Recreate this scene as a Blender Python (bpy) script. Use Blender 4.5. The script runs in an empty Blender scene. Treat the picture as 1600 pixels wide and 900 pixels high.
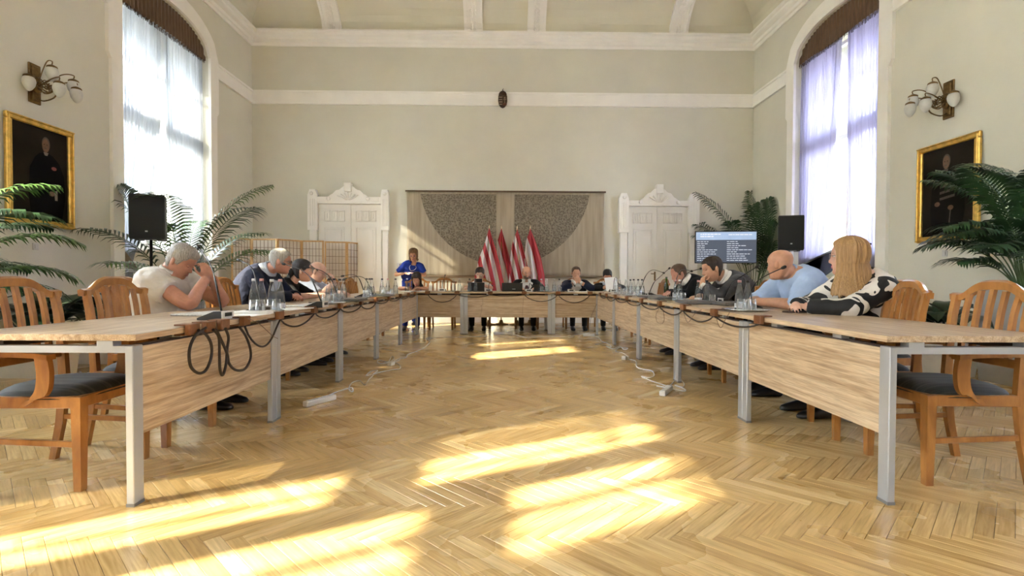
import bpy, bmesh, math, random
from math import sin, cos, pi, radians, sqrt, atan2, exp
from mathutils import Vector, Matrix, Euler, noise as mnoise
random.seed(11)
SC = bpy.context.scene
COL = SC.collection

# ---------------------------------------------------------------- camera
FPX = 815.0
CAM_LOC = Vector((0.0, 0.0, 1.0))
CAM_R = (Matrix.Rotation(radians(-0.84), 3, 'Z') @ Matrix.Rotation(radians(90 - 1.12), 3, 'X')
         @ Matrix.Rotation(radians(0.22), 3, 'Z'))
cd = bpy.data.cameras.new('camera'); cam = bpy.data.objects.new('camera', cd); COL.objects.link(cam)
cam.matrix_world = Matrix.Translation(CAM_LOC) @ CAM_R.to_4x4()
cd.sensor_width = 36.0; cd.lens = FPX / 1600 * 36.0; cd.clip_start = 0.02; cd.clip_end = 300
SC.camera = cam

# ---------------------------------------------------------------- sky, sun, exposure
SUN_DIR = Vector((1.87, 1.0, -1.25)).normalized()      # the way the light travels
w = bpy.data.worlds.new('sky'); SC.world = w; w.use_nodes = True
bgn = w.node_tree.nodes['Background']
bgn.inputs[0].default_value = (0.88, 0.94, 1.0, 1); bgn.inputs[1].default_value = 17.0
sl = bpy.data.lights.new('sun', 'SUN'); sun = bpy.data.objects.new('sun', sl); COL.objects.link(sun)
sl.energy = 9.5; sl.angle = radians(0.7); sl.color = (1.0, 0.88, 0.66)
sun.rotation_euler = SUN_DIR.to_track_quat('-Z', 'Y').to_euler(); sun.location = (-12, -4, 12)
SC.view_settings.view_transform = 'Standard'; SC.view_settings.look = 'None'
SC.view_settings.gamma = 1.0; SC.view_settings.use_curve_mapping = False
SC.view_settings.exposure = 2.35
cy = SC.cycles
cy.use_denoising = True
cy.max_bounces = 9; cy.diffuse_bounces = 6; cy.glossy_bounces = 3; cy.transmission_bounces = 5; cy.transparent_max_bounces = 64
cy.sample_clamp_indirect = 8.0
cy.caustics_reflective = False; cy.caustics_refractive = False

# ---------------------------------------------------------------- pixel -> place
def ray(px, py):
    return (CAM_R @ Vector(((px - 800) / FPX, -(py - 450) / FPX, -1.0)))
def onz(px, py, z=0.0):
    d = ray(px, py); return CAM_LOC + d * ((z - CAM_LOC.z) / d.z)
def ony(px, py, y):
    d = ray(px, py); return CAM_LOC + d * ((y - CAM_LOC.y) / d.y)
def onx(px, py, x):
    d = ray(px, py); return CAM_LOC + d * ((x - CAM_LOC.x) / d.x)

# ---------------------------------------------------------------- materials
MATS = {}
def nodes_of(name):
    m = bpy.data.materials.new(name); m.use_nodes = True
    nt = m.node_tree; b = nt.nodes['Principled BSDF']
    MATS[name] = m
    return m, nt, b
def N(nt, t, **kw):
    n = nt.nodes.new(t)
    for k, v in kw.items():
        if k.startswith('i_'):
            n.inputs[k[2:].replace('_', ' ')].default_value = v
        else:
            setattr(n, k, v)
    return n
def c4(c): return (c[0], c[1], c[2], 1.0)
def ramp(nt, stops, interp='LINEAR'):
    r = nt.nodes.new('ShaderNodeValToRGB'); r.color_ramp.interpolation = interp
    el = r.color_ramp.elements
    while len(el) < len(stops): el.new(0.5)
    for e, (p, c) in zip(el, stops):
        e.position = p; e.color = c4(c)
    return r
def mat(name, col, rough=0.5, metal=0.0, var=0.06, vscale=8.0, bump=0.0, bscale=40.0, coat=0.0, sheen=0.0,
        spec=0.5, emit=None, estr=0.0, sss=0.0, stretch=(1, 1, 1), alpha=1.0):
    if name in MATS: return MATS[name]
    m, nt, b = nodes_of(name); L = nt.links.new
    tc = N(nt, 'ShaderNodeTexCoord'); mp = N(nt, 'ShaderNodeMapping'); mp.inputs['Scale'].default_value = stretch
    L(tc.outputs['Object'], mp.inputs['Vector'])
    nz = N(nt, 'ShaderNodeTexNoise', i_Scale=vscale, i_Detail=4.0)
    L(mp.outputs[0], nz.inputs['Vector'])
    lo = [max(0, x * (1 - var)) for x in col]; hi = [min(1, x * (1 + var)) for x in col]
    r = ramp(nt, [(0.3, lo), (0.7, hi)]); L(nz.outputs['Fac'], r.inputs[0]); L(r.outputs[0], b.inputs['Base Color'])
    b.inputs['Roughness'].default_value = rough; b.inputs['Metallic'].default_value = metal
    b.inputs['Coat Weight'].default_value = coat; b.inputs['Sheen Weight'].default_value = sheen
    b.inputs['Specular IOR Level'].default_value = spec
    b.inputs['Alpha'].default_value = alpha
    if sss:
        b.inputs['Subsurface Weight'].default_value = sss; b.inputs['Subsurface Radius'].default_value = (0.012, 0.005, 0.003)
    if emit:
        b.inputs['Emission Color'].default_value = c4(emit); b.inputs['Emission Strength'].default_value = estr
    if bump:
        n2 = N(nt, 'ShaderNodeTexNoise', i_Scale=bscale, i_Detail=5.0); L(mp.outputs[0], n2.inputs['Vector'])
        bp = N(nt, 'ShaderNodeBump', i_Strength=bump, i_Distance=0.02); L(n2.outputs['Fac'], bp.inputs['Height'])
        L(bp.outputs[0], b.inputs['Normal'])
    return m
def wood(name, stops, scale=(1.2, 14, 14), rough=0.35, coat=0.15, fine=0.25, bump=0.05, nscale=1.0):
    m, nt, b = nodes_of(name); L = nt.links.new
    tc = N(nt, 'ShaderNodeTexCoord'); mp = N(nt, 'ShaderNodeMapping'); mp.inputs['Scale'].default_value = scale
    oi = N(nt, 'ShaderNodeObjectInfo'); ad = N(nt, 'ShaderNodeVectorMath', operation='ADD')
    sc_ = N(nt, 'ShaderNodeVectorMath', operation='SCALE'); sc_.inputs['Scale'].default_value = 7.0
    cb = N(nt, 'ShaderNodeCombineXYZ'); L(oi.outputs['Random'], cb.inputs[0]); L(oi.outputs['Random'], cb.inputs[1]); L(oi.outputs['Random'], cb.inputs[2])
    L(cb.outputs[0], sc_.inputs[0]); L(tc.outputs['Object'], ad.inputs[0]); L(sc_.outputs[0], ad.inputs[1])
    L(ad.outputs[0], mp.inputs['Vector'])
    nz = N(nt, 'ShaderNodeTexNoise', i_Scale=nscale, i_Detail=6.0, i_Distortion=0.6); L(mp.outputs[0], nz.inputs['Vector'])
    r = ramp(nt, stops); L(nz.outputs['Fac'], r.inputs[0])
    n2 = N(nt, 'ShaderNodeTexNoise', i_Scale=nscale * 5, i_Detail=3.0); L(mp.outputs[0], n2.inputs['Vector'])
    r2 = ramp(nt, [(0.35, (1 - fine,) * 3), (0.6, (1, 1, 1))]); L(n2.outputs['Fac'], r2.inputs[0])
    mx = N(nt, 'ShaderNodeMix', data_type='RGBA', blend_type='MULTIPLY'); mx.inputs[0].default_value = 1.0
    L(r.outputs[0], mx.inputs[6]); L(r2.outputs[0], mx.inputs[7]); L(mx.outputs[2], b.inputs['Base Color'])
    b.inputs['Roughness'].default_value = rough; b.inputs['Coat Weight'].default_value = coat; b.inputs['Coat Roughness'].default_value = 0.15
    if bump:
        bp = N(nt, 'ShaderNodeBump', i_Strength=bump, i_Distance=0.01); L(n2.outputs['Fac'], bp.inputs['Height']); L(bp.outputs[0], b.inputs['Normal'])
    return m
def thin_glass(name, tint=(0.95, 0.97, 0.97), gloss=0.5, mult=0.75, haze=0.0):
    m = bpy.data.materials.new(name); m.use_nodes = True; nt = m.node_tree; L = nt.links.new; MATS[name] = m
    nt.nodes.clear(); out = N(nt, 'ShaderNodeOutputMaterial')
    tr = N(nt, 'ShaderNodeBsdfTransparent'); tr.inputs[0].default_value = c4(tint)
    gl = N(nt, 'ShaderNodeBsdfGlossy'); gl.inputs['Roughness'].default_value = 0.03
    fr = N(nt, 'ShaderNodeLayerWeight', i_Blend=gloss); mx = N(nt, 'ShaderNodeMixShader')
    ml = N(nt, 'ShaderNodeMath', operation='MULTIPLY'); ml.inputs[1].default_value = mult
    L(fr.outputs['Fresnel'], ml.inputs[0]); L(ml.outputs[0], mx.inputs[0])
    L(tr.outputs[0], mx.inputs[1]); L(gl.outputs[0], mx.inputs[2])
    if haze:
        df = N(nt, 'ShaderNodeBsdfDiffuse'); df.inputs[0].default_value = (.75, .79, .82, 1); m3 = N(nt, 'ShaderNodeMixShader'); m3.inputs[0].default_value = haze
        L(mx.outputs[0], m3.inputs[1]); L(df.outputs[0], m3.inputs[2]); L(m3.outputs[0], out.inputs[0])
    else: L(mx.outputs[0], out.inputs[0])
    return m
def cloth_sheer(name, col, transp, folds=60.0, back=None):
    m = bpy.data.materials.new(name); m.use_nodes = True; nt = m.node_tree; L = nt.links.new; MATS[name] = m
    nt.nodes.clear(); out = N(nt, 'ShaderNodeOutputMaterial')
    tr = N(nt, 'ShaderNodeBsdfTransparent'); df = N(nt, 'ShaderNodeBsdfDiffuse'); tl = N(nt, 'ShaderNodeBsdfTranslucent')
    df.inputs[0].default_value = c4(col); tl.inputs[0].default_value = c4(back or col)
    tc = N(nt, 'ShaderNodeTexCoord'); mp = N(nt, 'ShaderNodeMapping'); mp.inputs['Scale'].default_value = (1, folds, 0.35)
    L(tc.outputs['Object'], mp.inputs[0]); nz = N(nt, 'ShaderNodeTexNoise', i_Scale=1.0, i_Detail=3.0); L(mp.outputs[0], nz.inputs['Vector'])
    mr = N(nt, 'ShaderNodeMapRange'); mr.inputs['From Min'].default_value = 0.3; mr.inputs['From Max'].default_value = 0.7
    mr.inputs['To Min'].default_value = transp * 0.55; mr.inputs['To Max'].default_value = min(0.95, transp * 1.45)
    L(nz.outputs['Fac'], mr.inputs['Value'])
    m1 = N(nt, 'ShaderNodeMixShader'); m1.inputs[0].default_value = 0.62; L(df.outputs[0], m1.inputs[1]); L(tl.outputs[0], m1.inputs[2])
    m2 = N(nt, 'ShaderNodeMixShader'); L(mr.outputs[0], m2.inputs[0]); L(m1.outputs[0], m2.inputs[1]); L(tr.outputs[0], m2.inputs[2])
    L(m2.outputs[0], out.inputs[0])
    return m

W_WALL = mat('wall_paint', (0.71, 0.695, 0.605), 0.85, var=0.035, vscale=1.6, bump=0.12, bscale=90)
W_CEIL = mat('ceiling_paint', (0.75, 0.725, 0.60), 0.9, var=0.04, vscale=1.2, bump=0.1, bscale=60)
W_TRIM = mat('plaster_white', (0.92, 0.905, 0.865), 0.7, var=0.03, vscale=3, bump=0.08, bscale=50)
W_DOOR = mat('door_paint', (0.84, 0.82, 0.775), 0.45, var=0.03, vscale=2)
W_FRAME = mat('window_paint', (0.85, 0.84, 0.82), 0.45, var=0.02)
SILVER = mat('silver_metal', (0.40, 0.42, 0.45), 0.36, 0.5, var=0.03, vscale=3, stretch=(1, 1, 0.1))
DARKPL = mat('black_plastic', (0.012, 0.012, 0.013), 0.42, var=0.2)
GREYPL = mat('grey_plastic', (0.17, 0.165, 0.16), 0.5, var=0.1)
WHITEPL = mat('white_plastic', (0.62, 0.61, 0.59), 0.4, var=0.03)
PAPER = mat('white_paper', (0.82, 0.81, 0.79), 0.8, var=0.03)
BRASS = mat('aged_brass', (0.19, 0.12, 0.05), 0.38, 0.85, var=0.3, vscale=20)
GOLD = mat('gilt_frame', (0.72, 0.47, 0.12), 0.3, 0.8, var=0.25, vscale=14, bump=0.3, bscale=60)
FROST = mat('frosted_glass', (0.60, 0.60, 0.565), 0.35, var=0.04, vscale=30)
OAK = wood('oak_laminate', [(0.25, (0.30, 0.195, 0.11)), (0.45, (0.47, 0.345, 0.22)), (0.6, (0.56, 0.435, 0.295)), (0.8, (0.62, 0.50, 0.355))], (1.1, 24, 24), 0.42, 0.05, 0.30, 0.03, 1.5)
CHAIRW = wood('cherry_varnish', [(0.3, (0.26, 0.10, 0.022)), (0.55, (0.38, 0.162, 0.038)), (0.75, (0.46, 0.215, 0.056))], (3, 3, 1.0), 0.28, 0.35, 0.12, 0.0, 4.0)
CLIPW = wood('clip_wood', [(0.3, (0.12, 0.042, 0.012)), (0.7, (0.22, 0.085, 0.026))], (3, 3, 3), 0.45, 0.1, 0.15, 0, 5)
HONEY = wood('honey_pine', [(0.3, (0.50, 0.30, 0.12)), (0.7, (0.66, 0.43, 0.20))], (4, 4, 0.8), 0.5, 0.1, 0.15, 0, 5)
GLASS = thin_glass('clear_glass', (0.965, 0.975, 0.98), 0.24, .75, .07)
PANE = thin_glass('window_glass', (0.93, 0.95, 0.96), 0.25)
SHEER = cloth_sheer('white_sheer', (0.66, 0.68, 0.73), 0.15, 60.0, (.13, .14, .155))
SHEER_R = cloth_sheer('lavender_sheer', (0.58, 0.555, 0.68), 0.05, 60.0, (.15, .145, .235))
BROWNF = mat('brown_valance', (0.115, 0.066, 0.036), 0.8, var=0.25, vscale=5, stretch=(1, 8, 1), sheen=0.2)

# ---------------------------------------------------------------- mesh helpers
class MB:
    """collects boxes, tubes, lathes and prisms; build() links them as one mesh object"""
    def __init__(s): s.v = []; s.f = []; s.m = []; s.sm = []; s.mi = 0
    def _add(s, vs, fs, smooth=False):
        o = len(s.v); s.v += [tuple(p) for p in vs]
        for f in fs:
            s.f.append([i + o for i in f]); s.m.append(s.mi); s.sm.append(smooth)
        return s
    def box(s, c, d, R=None, bev=0.0):
        x, y, z = d[0] / 2, d[1] / 2, d[2] / 2
        if bev > 0:
            b = min(bev, x * .9, y * .9, z * .9); vs = []
            for sx in (-1, 1):
                for sy in (-1, 1):
                    for sz in (-1, 1):
                        vs += [(sx * x, sy * (y - b), sz * (z - b)), (sx * (x - b), sy * y, sz * (z - b)), (sx * (x - b), sy * (y - b), sz * z)]
            idx = lambda sx, sy, sz, k: ((sx > 0) * 4 + (sy > 0) * 2 + (sz > 0)) * 3 + k
            fs = []
            def q(a):
                # orient outwards
                p = [Vector(vs[i]) for i in a]; n = (p[1] - p[0]).cross(p[2] - p[0]); cc = sum(p, Vector()) / len(p)
                fs.append(a if n.dot(cc) > 0 else a[::-1])
            for k in range(3):
                for sg in (-1, 1):
                    pts = []
                    for (u, v_) in ((-1, -1), (1, -1), (1, 1), (-1, 1)):
                        t = [0, 0, 0]; t[k] = sg; t[(k + 1) % 3] = u; t[(k + 2) % 3] = v_
                        pts.append(idx(*t, k))
                    q(pts)
            for k in range(3):
                a, b2 = (k + 1) % 3, (k + 2) % 3
                for u in (-1, 1):
                    for v_ in (-1, 1):
                        t0 = [0, 0, 0]; t0[k] = -1; t0[a] = u; t0[b2] = v_; t1 = list(t0); t1[k] = 1
                        q([idx(*t0, a), idx(*t1, a), idx(*t1, b2), idx(*t0, b2)])
            for sx in (-1, 1):
                for sy in (-1, 1):
                    for sz in (-1, 1): q([idx(sx, sy, sz, 0), idx(sx, sy, sz, 1), idx(sx, sy, sz, 2)])
        else:
            vs = [(sx * x, sy * y, sz * z) for sx in (-1, 1) for sy in (-1, 1) for sz in (-1, 1)]
            fs = [[0, 1, 3, 2], [4, 6, 7, 5], [0, 4, 5, 1], [2, 3, 7, 6], [0, 2, 6, 4], [1, 5, 7, 3]]
        c = Vector(c); R = R or Matrix.Identity(3)
        return s._add([R @ Vector(p) + c for p in vs], fs)
    def bar(s, a, b, wd, th, up=(0, 0, 1), bev=0.0):
        a = Vector(a); b = Vector(b); d = b - a; L = d.length; x = d.normalized(); up = Vector(up)
        if abs(x.dot(up)) > .98: up = Vector((0, 1, 0))
        y = up.cross(x).normalized(); z = x.cross(y)
        return s.box((a + b) / 2, (L, wd, th), Matrix((x, y, z)).transposed(), bev)
    def loft(s, rings, cap=True, closed=True, smooth=True):
        n = len(rings[0]); vs = [p for r in rings for p in r]; fs = []
        for i in range(len(rings) - 1):
            for j in range(n if closed else n - 1):
                k = (j + 1) % n; fs.append([i * n + j, i * n + k, (i + 1) * n + k, (i + 1) * n + j])
        s._add(vs, fs, smooth)
        if cap:
            o = len(s.v) - len(vs)
            for base, rev in ((0, True), ((len(rings) - 1) * n, False)):
                f = [o + base + j for j in range(n)]
                s.f.append(f[::-1] if rev else f); s.m.append(s.mi); s.sm.append(False)
        return s
    def tube(s, pts, r, n=8, cap=True, flat=None):
        pts = [Vector(p) for p in pts]; rs = r if isinstance(r, (list, tuple)) else [r] * len(pts); rings = []
        up = None
        for i, p in enumerate(pts):
            d = (pts[min(i + 1, len(pts) - 1)] - pts[max(i - 1, 0)])
            d = d.normalized() if d.length > 1e-9 else Vector((0, 0, 1))
            if up is None:
                up = Vector((0, 0, 1)) if abs(d.z) < .9 else Vector((1, 0, 0))
            x = d.cross(up)
            x = x.normalized() if x.length > 1e-6 else Vector((1, 0, 0))
            y = x.cross(d).normalized(); up = y
            ra = rs[i]; rx, ry = ra if isinstance(ra, (tuple, list)) else (ra, ra)
            rings.append([p + x * (cos(2 * pi * j / n) * rx) + y * (sin(2 * pi * j / n) * ry) for j in range(n)])
        return s.loft(rings, cap)
    def lathe(s, prof, c=(0, 0, 0), n=16, R=None, cap=True):
        c = Vector(c); R = R or Matrix.Identity(3)
        return s.loft([[R @ Vector((r * cos(2 * pi * j / n), r * sin(2 * pi * j / n), z)) + c for j in range(n)] for r, z in prof], cap)
    def prism(s, pts, a, b):
        """pts: list of 3d points (outline), swept from offset a to offset b (vectors)"""
        a = Vector(a); b = Vector(b); n = len(pts); P = [Vector(p) for p in pts]
        vs = [p + a for p in P] + [p + b for p in P]
        fs = [list(range(n))[::-1], list(range(n, 2 * n))] + [[i, (i + 1) % n, n + (i + 1) % n, n + i] for i in range(n)]
        return s._add(vs, fs)
    def grid(s, fn, nu, nv, smooth=True, close_u=False):
        vs = [fn(i / nu, j / nv) for j in range(nv + 1) for i in range(nu + (0 if close_u else 1))]
        w_ = nu if close_u else nu + 1; fs = []
        for j in range(nv):
            for i in range(nu):
                k = (i + 1) % w_ if close_u else i + 1
                fs.append([j * w_ + i, j * w_ + k, (j + 1) * w_ + k, (j + 1) * w_ + i])
        return s._add(vs, fs, smooth)
    def ball(s, c, r, n=12, R=None, m=8):
        c = Vector(c); R = R or Matrix.Identity(3); r = r if isinstance(r, (tuple, list)) else (r, r, r); rings = []
        for i in range(m + 1):
            t = pi * i / m; k = max(sin(t), 0.02)
            rings.append([R @ Vector((r[0] * k * cos(2 * pi * j / n), r[1] * k * sin(2 * pi * j / n), -r[2] * cos(t))) + c for j in range(n)])
        return s.loft(rings)
    def mesh(s, name, mats):
        me = bpy.data.meshes.new(name); me.from_pydata(s.v, [], s.f)
        for m in (mats if isinstance(mats, (list, tuple)) else [mats]): me.materials.append(m)
        me.polygons.foreach_set('material_index', s.m); me.polygons.foreach_set('use_smooth', s.sm)
        me.update(); return me
    def build(s, name, mats, parent=None, fix=True):
        me = s.mesh(name, mats)
        if fix:
            bm = bmesh.new(); bm.from_mesh(me); bmesh.ops.recalc_face_normals(bm, faces=bm.faces); bm.to_mesh(me); bm.free()
        o = bpy.data.objects.new(name, me); COL.objects.link(o)
        if parent: o.parent = parent
        return o
def tag(o, label, cat=None, group=None, kind=None):
    if label: o['label'] = label
    if cat: o['category'] = cat
    if group: o['group'] = group
    if kind: o['kind'] = kind
    return o
def empty(name, loc=(0, 0, 0), rz=0.0, label=None, cat=None, group=None, kind=None):
    o = bpy.data.objects.new(name, None); COL.objects.link(o); o.location = loc; o.rotation_euler = (0, 0, rz); o.empty_display_size = 0.1
    return tag(o, label, cat, group, kind)
def copy_tree(o, parent=None):
    c = o.copy(); COL.objects.link(c); c.parent = parent
    if parent is not None: c.matrix_parent_inverse = o.matrix_parent_inverse
    for ch in KIDS.get(o.name, []) or [x for x in o.children]: copy_tree(ch, c)
    return c
KIDS = {}
def struct(o, label): return tag(o, label, kind='structure')
def lerp(a, b, t): return a + (b - a) * t
def sstep(a, b, x):
    t = min(1, max(0, (x - a) / (b - a))) if a != b else float(x > a); return t * t * (3 - 2 * t)
def catmull(pts, sub=6):
    P = [Vector(p) for p in pts]; out = []
    for i in range(len(P) - 1):
        p0 = P[max(i - 1, 0)]; p1 = P[i]; p2 = P[i + 1]; p3 = P[min(i + 2, len(P) - 1)]
        for k in range(sub):
            t = k / sub; out.append(0.5 * ((2 * p1) + (p2 - p0) * t + (2 * p0 - 5 * p1 + 4 * p2 - p3) * t * t + (3 * p1 - p0 - 3 * p2 + p3) * t ** 3))
    out.append(P[-1]); return out
# ================================================================ THE ROOM
XL, XR, YB, YF = -5.55, 5.53, 11.6, -7.0
Z_CB, Z_CT = 6.05, 6.35
WIN_Y = (8.78, 4.08, -0.62, -5.30); WHW = 1.13; SPR, RISE, SILL = 5.08, 0.44, 1.40
REV = 1.0
def arch_z(t, rise=RISE, spr=SPR): return spr + rise * sqrt(max(0.0, 1 - min(1, abs(t)) ** 2.2))
NA = 20
def side_wall(name, X, sg, label):
    b = MB(); bays = sorted(WIN_Y); y = YF
    for yc in bays:
        y0, y1 = yc - WHW, yc + WHW
        b._add([(X, y, 0), (X, y0, 0), (X, y0, Z_CT), (X, y, Z_CT)], [[0, 1, 2, 3]])
        XN = X + sg * .30      # shallow niche below the sill
        b._add([(XN, y0, 0), (XN, y1, 0), (XN, y1, SILL), (XN, y0, SILL)], [[0, 1, 2, 3]])
        for yj in (y0, y1): b._add([(X, yj, 0), (XN, yj, 0), (XN, yj, SILL), (X, yj, SILL)], [[0, 1, 2, 3]])
        pts = [(yc + WHW * (-1 + 2 * i / NA), arch_z(-1 + 2 * i / NA)) for i in range(NA + 1)]
        for i in range(NA):
            (ya, za), (yb, zb) = pts[i], pts[i + 1]
            b._add([(X, ya, za), (X, yb, zb), (X, yb, Z_CT), (X, ya, Z_CT)], [[0, 1, 2, 3]])
        loop = [(y0, SILL)] + pts + [(y1, SILL)]
        for i in range(len(loop)):
            (ya, za), (yb, zb) = loop[i], loop[(i + 1) % len(loop)]; X_ = XN if i == len(loop) - 1 else X
            b._add([(X_, ya, za), (X_, yb, zb), (X + sg * REV, yb, zb), (X + sg * REV, ya, za)], [[0, 1, 2, 3]])
        y = y1
    b._add([(X, y, 0), (X, YB, 0), (X, YB, Z_CT), (X, y, Z_CT)], [[0, 1, 2, 3]])
    return struct(b.build(name, W_WALL, fix=False), label)
side_wall('wall_left', XL, -1, 'beige painted side wall with tall arched windows on the left')
side_wall('wall_right', XR, 1, 'beige painted side wall with tall arched windows on the right')
b = MB(); b._add([(XL, YB, 0), (XR, YB, 0), (XR, YB, Z_CT), (XL, YB, Z_CT)], [[0, 1, 2, 3]])
struct(b.build('wall_back', W_WALL, fix=False), 'beige painted end wall behind the flags')
b = MB(); b._add([(XL, YF, 0), (XR, YF, 0), (XR, YF, Z_CT), (XL, YF, Z_CT)], [[0, 1, 2, 3]])
struct(b.build('wall_front', W_WALL, fix=False), 'beige painted wall on the near side of the hall')
# cove ceiling
CA, CB = 2.4, 1.0
def cove(t): a = t * pi / 2; return CA * (1 - cos(a)), Z_CT + CB * sin(a)
b = MB(); NC = 14; rings = []
for i in range(NC + 1):
    d, z = cove(i / NC)
    rings.append([(XL + d, YF + d, z), (XR - d, YF + d, z), (XR - d, YB - d, z), (XL + d, YB - d, z)])
b.loft(rings, cap=False, smooth=False); d, z = cove(1)
b._add([(XL + d, YF + d, z), (XR - d, YF + d, z), (XR - d, YB - d, z), (XL + d, YB - d, z)], [[0, 1, 2, 3]])
struct(b.build('ceiling', W_CEIL, fix=False), 'beige coved plaster ceiling')
# plaster ribs on the cove
n_trim = 0
def trim_name():
    global n_trim; n_trim += 1; return 'trim_%d' % n_trim
for px, lab in ((520, 'leftmost carved white plaster rib on the coved ceiling'), (740, 'carved white plaster rib left of the crest'),
                (838, 'carved white plaster rib right of the crest'), (1059, 'rightmost carved white plaster rib on the coved ceiling')):
    xc = ony(px, 60, YB).x; b = MB(); path = [cove(i / NC) for i in range(NC + 1)]
    for (x0, x1, th) in ((-.20, -.15, .09), (-.15, -.09, .05), (-.09, .09, .035), (.09, .15, .05), (.15, .20, .09)):
        rg = []
        for i, (dd, zz) in enumerate(path):
            j = min(i + 1, NC); k = max(i - 1, 0); tx = path[j][0] - path[k][0]; tz = path[j][1] - path[k][1]; l = sqrt(tx * tx + tz * tz)
            ny, nz_ = -tz / l, -tx / l
            rg.append([(xc + x0, YB - dd, zz), (xc + x1, YB - dd, zz), (xc + x1, YB - dd + ny * th, zz + nz_ * th), (xc + x0, YB - dd + ny * th, zz + nz_ * th)])
        b.loft(rg, cap=True, smooth=False)
    o = struct(b.build(trim_name(), W_TRIM), lab)
    c = MB()
    for i in range(26):
        dd, zz = cove(0.012 + i * 0.02)
        sgn = 1 if i % 2 else -1
        for q in (-1, 1):
            c.ball((xc + q * 0.035, YB - dd - .04, zz), (.034, .03, .022), 8, Matrix.Rotation(q * sgn * .6, 3, 'Y'), 5)
    c.build('carved_relief', W_TRIM, o)
# cornice and picture band
def sweep_room(prof, z0):
    b = MB(); rg = []
    for d, z in prof: rg.append([(XL + d, YF + d, z0 + z), (XR - d, YF + d, z0 + z), (XR - d, YB - d, z0 + z), (XL + d, YB - d, z0 + z)])
    b.loft(rg, cap=False, smooth=False); return b
b = sweep_room([(0, 0), (.03, 0), (.03, .06), (.06, .075), (.06, .14), (.12, .17), (.14, .20), (.14, .24), (.19, .265), (.19, .30), (0, .30)], Z_CB)
struct(b.build(trim_name(), W_TRIM), 'white moulded cornice running round the hall under the cove')
DB, DT = 4.80, 5.07
def band(bm_, a, b_, n):
    a = Vector(a); b_ = Vector(b_); n = Vector(n)
    for z0, z1, th in ((DB, DT, .035), (DT - .035, DT + .012, .055), (DB - .012, DB + .03, .055)):
        bm_.prism([Vector((a.x, a.y, z0)), Vector((b_.x, b_.y, z0)), Vector((b_.x, b_.y, z1)), Vector((a.x, a.y, z1))], (0, 0, 0), n * th)
TW = 0.27
b = MB(); band(b, (XL, YB, 0), (XR, YB, 0), (0, -1, 0))
struct(b.build(trim_name(), W_TRIM), 'white plaster band across the end wall behind the crest')
for X, sg, lab in ((XL, 1, 'left'), (XR, -1, 'right')):
    b = MB(); y = YF
    for yc in sorted(WIN_Y):
        band(b, (X, y, 0), (X, yc - WHW - TW, 0), (sg, 0, 0)); y = yc + WHW + TW
    band(b, (X, y, 0), (X, YB, 0), (sg, 0, 0))
    struct(b.build(trim_name(), W_TRIM), 'white plaster band along the %s side wall' % lab)
# baseboards
for nm, a, c, n_, lab in (('baseboard_back', (XL, YB), (XR, YB), (0, -1), 'white skirting along the end wall'), ('baseboard_left', (XL, YF), (XL, YB), (1, 0), 'white skirting along the left wall'),
                     ('baseboard_right', (XR, YF), (XR, YB), (-1, 0), 'white skirting along the right wall')):
    b = MB()
    for z0, z1, th in ((0, .11, .022), (.11, .14, .012)):
        b.prism([(a[0], a[1], z0), (c[0], c[1], z0), (c[0], c[1], z1), (a[0], a[1], z1)], (0, 0, 0), (n_[0] * th, n_[1] * th, 0))
    struct(b.build(nm, W_TRIM), lab)
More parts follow.
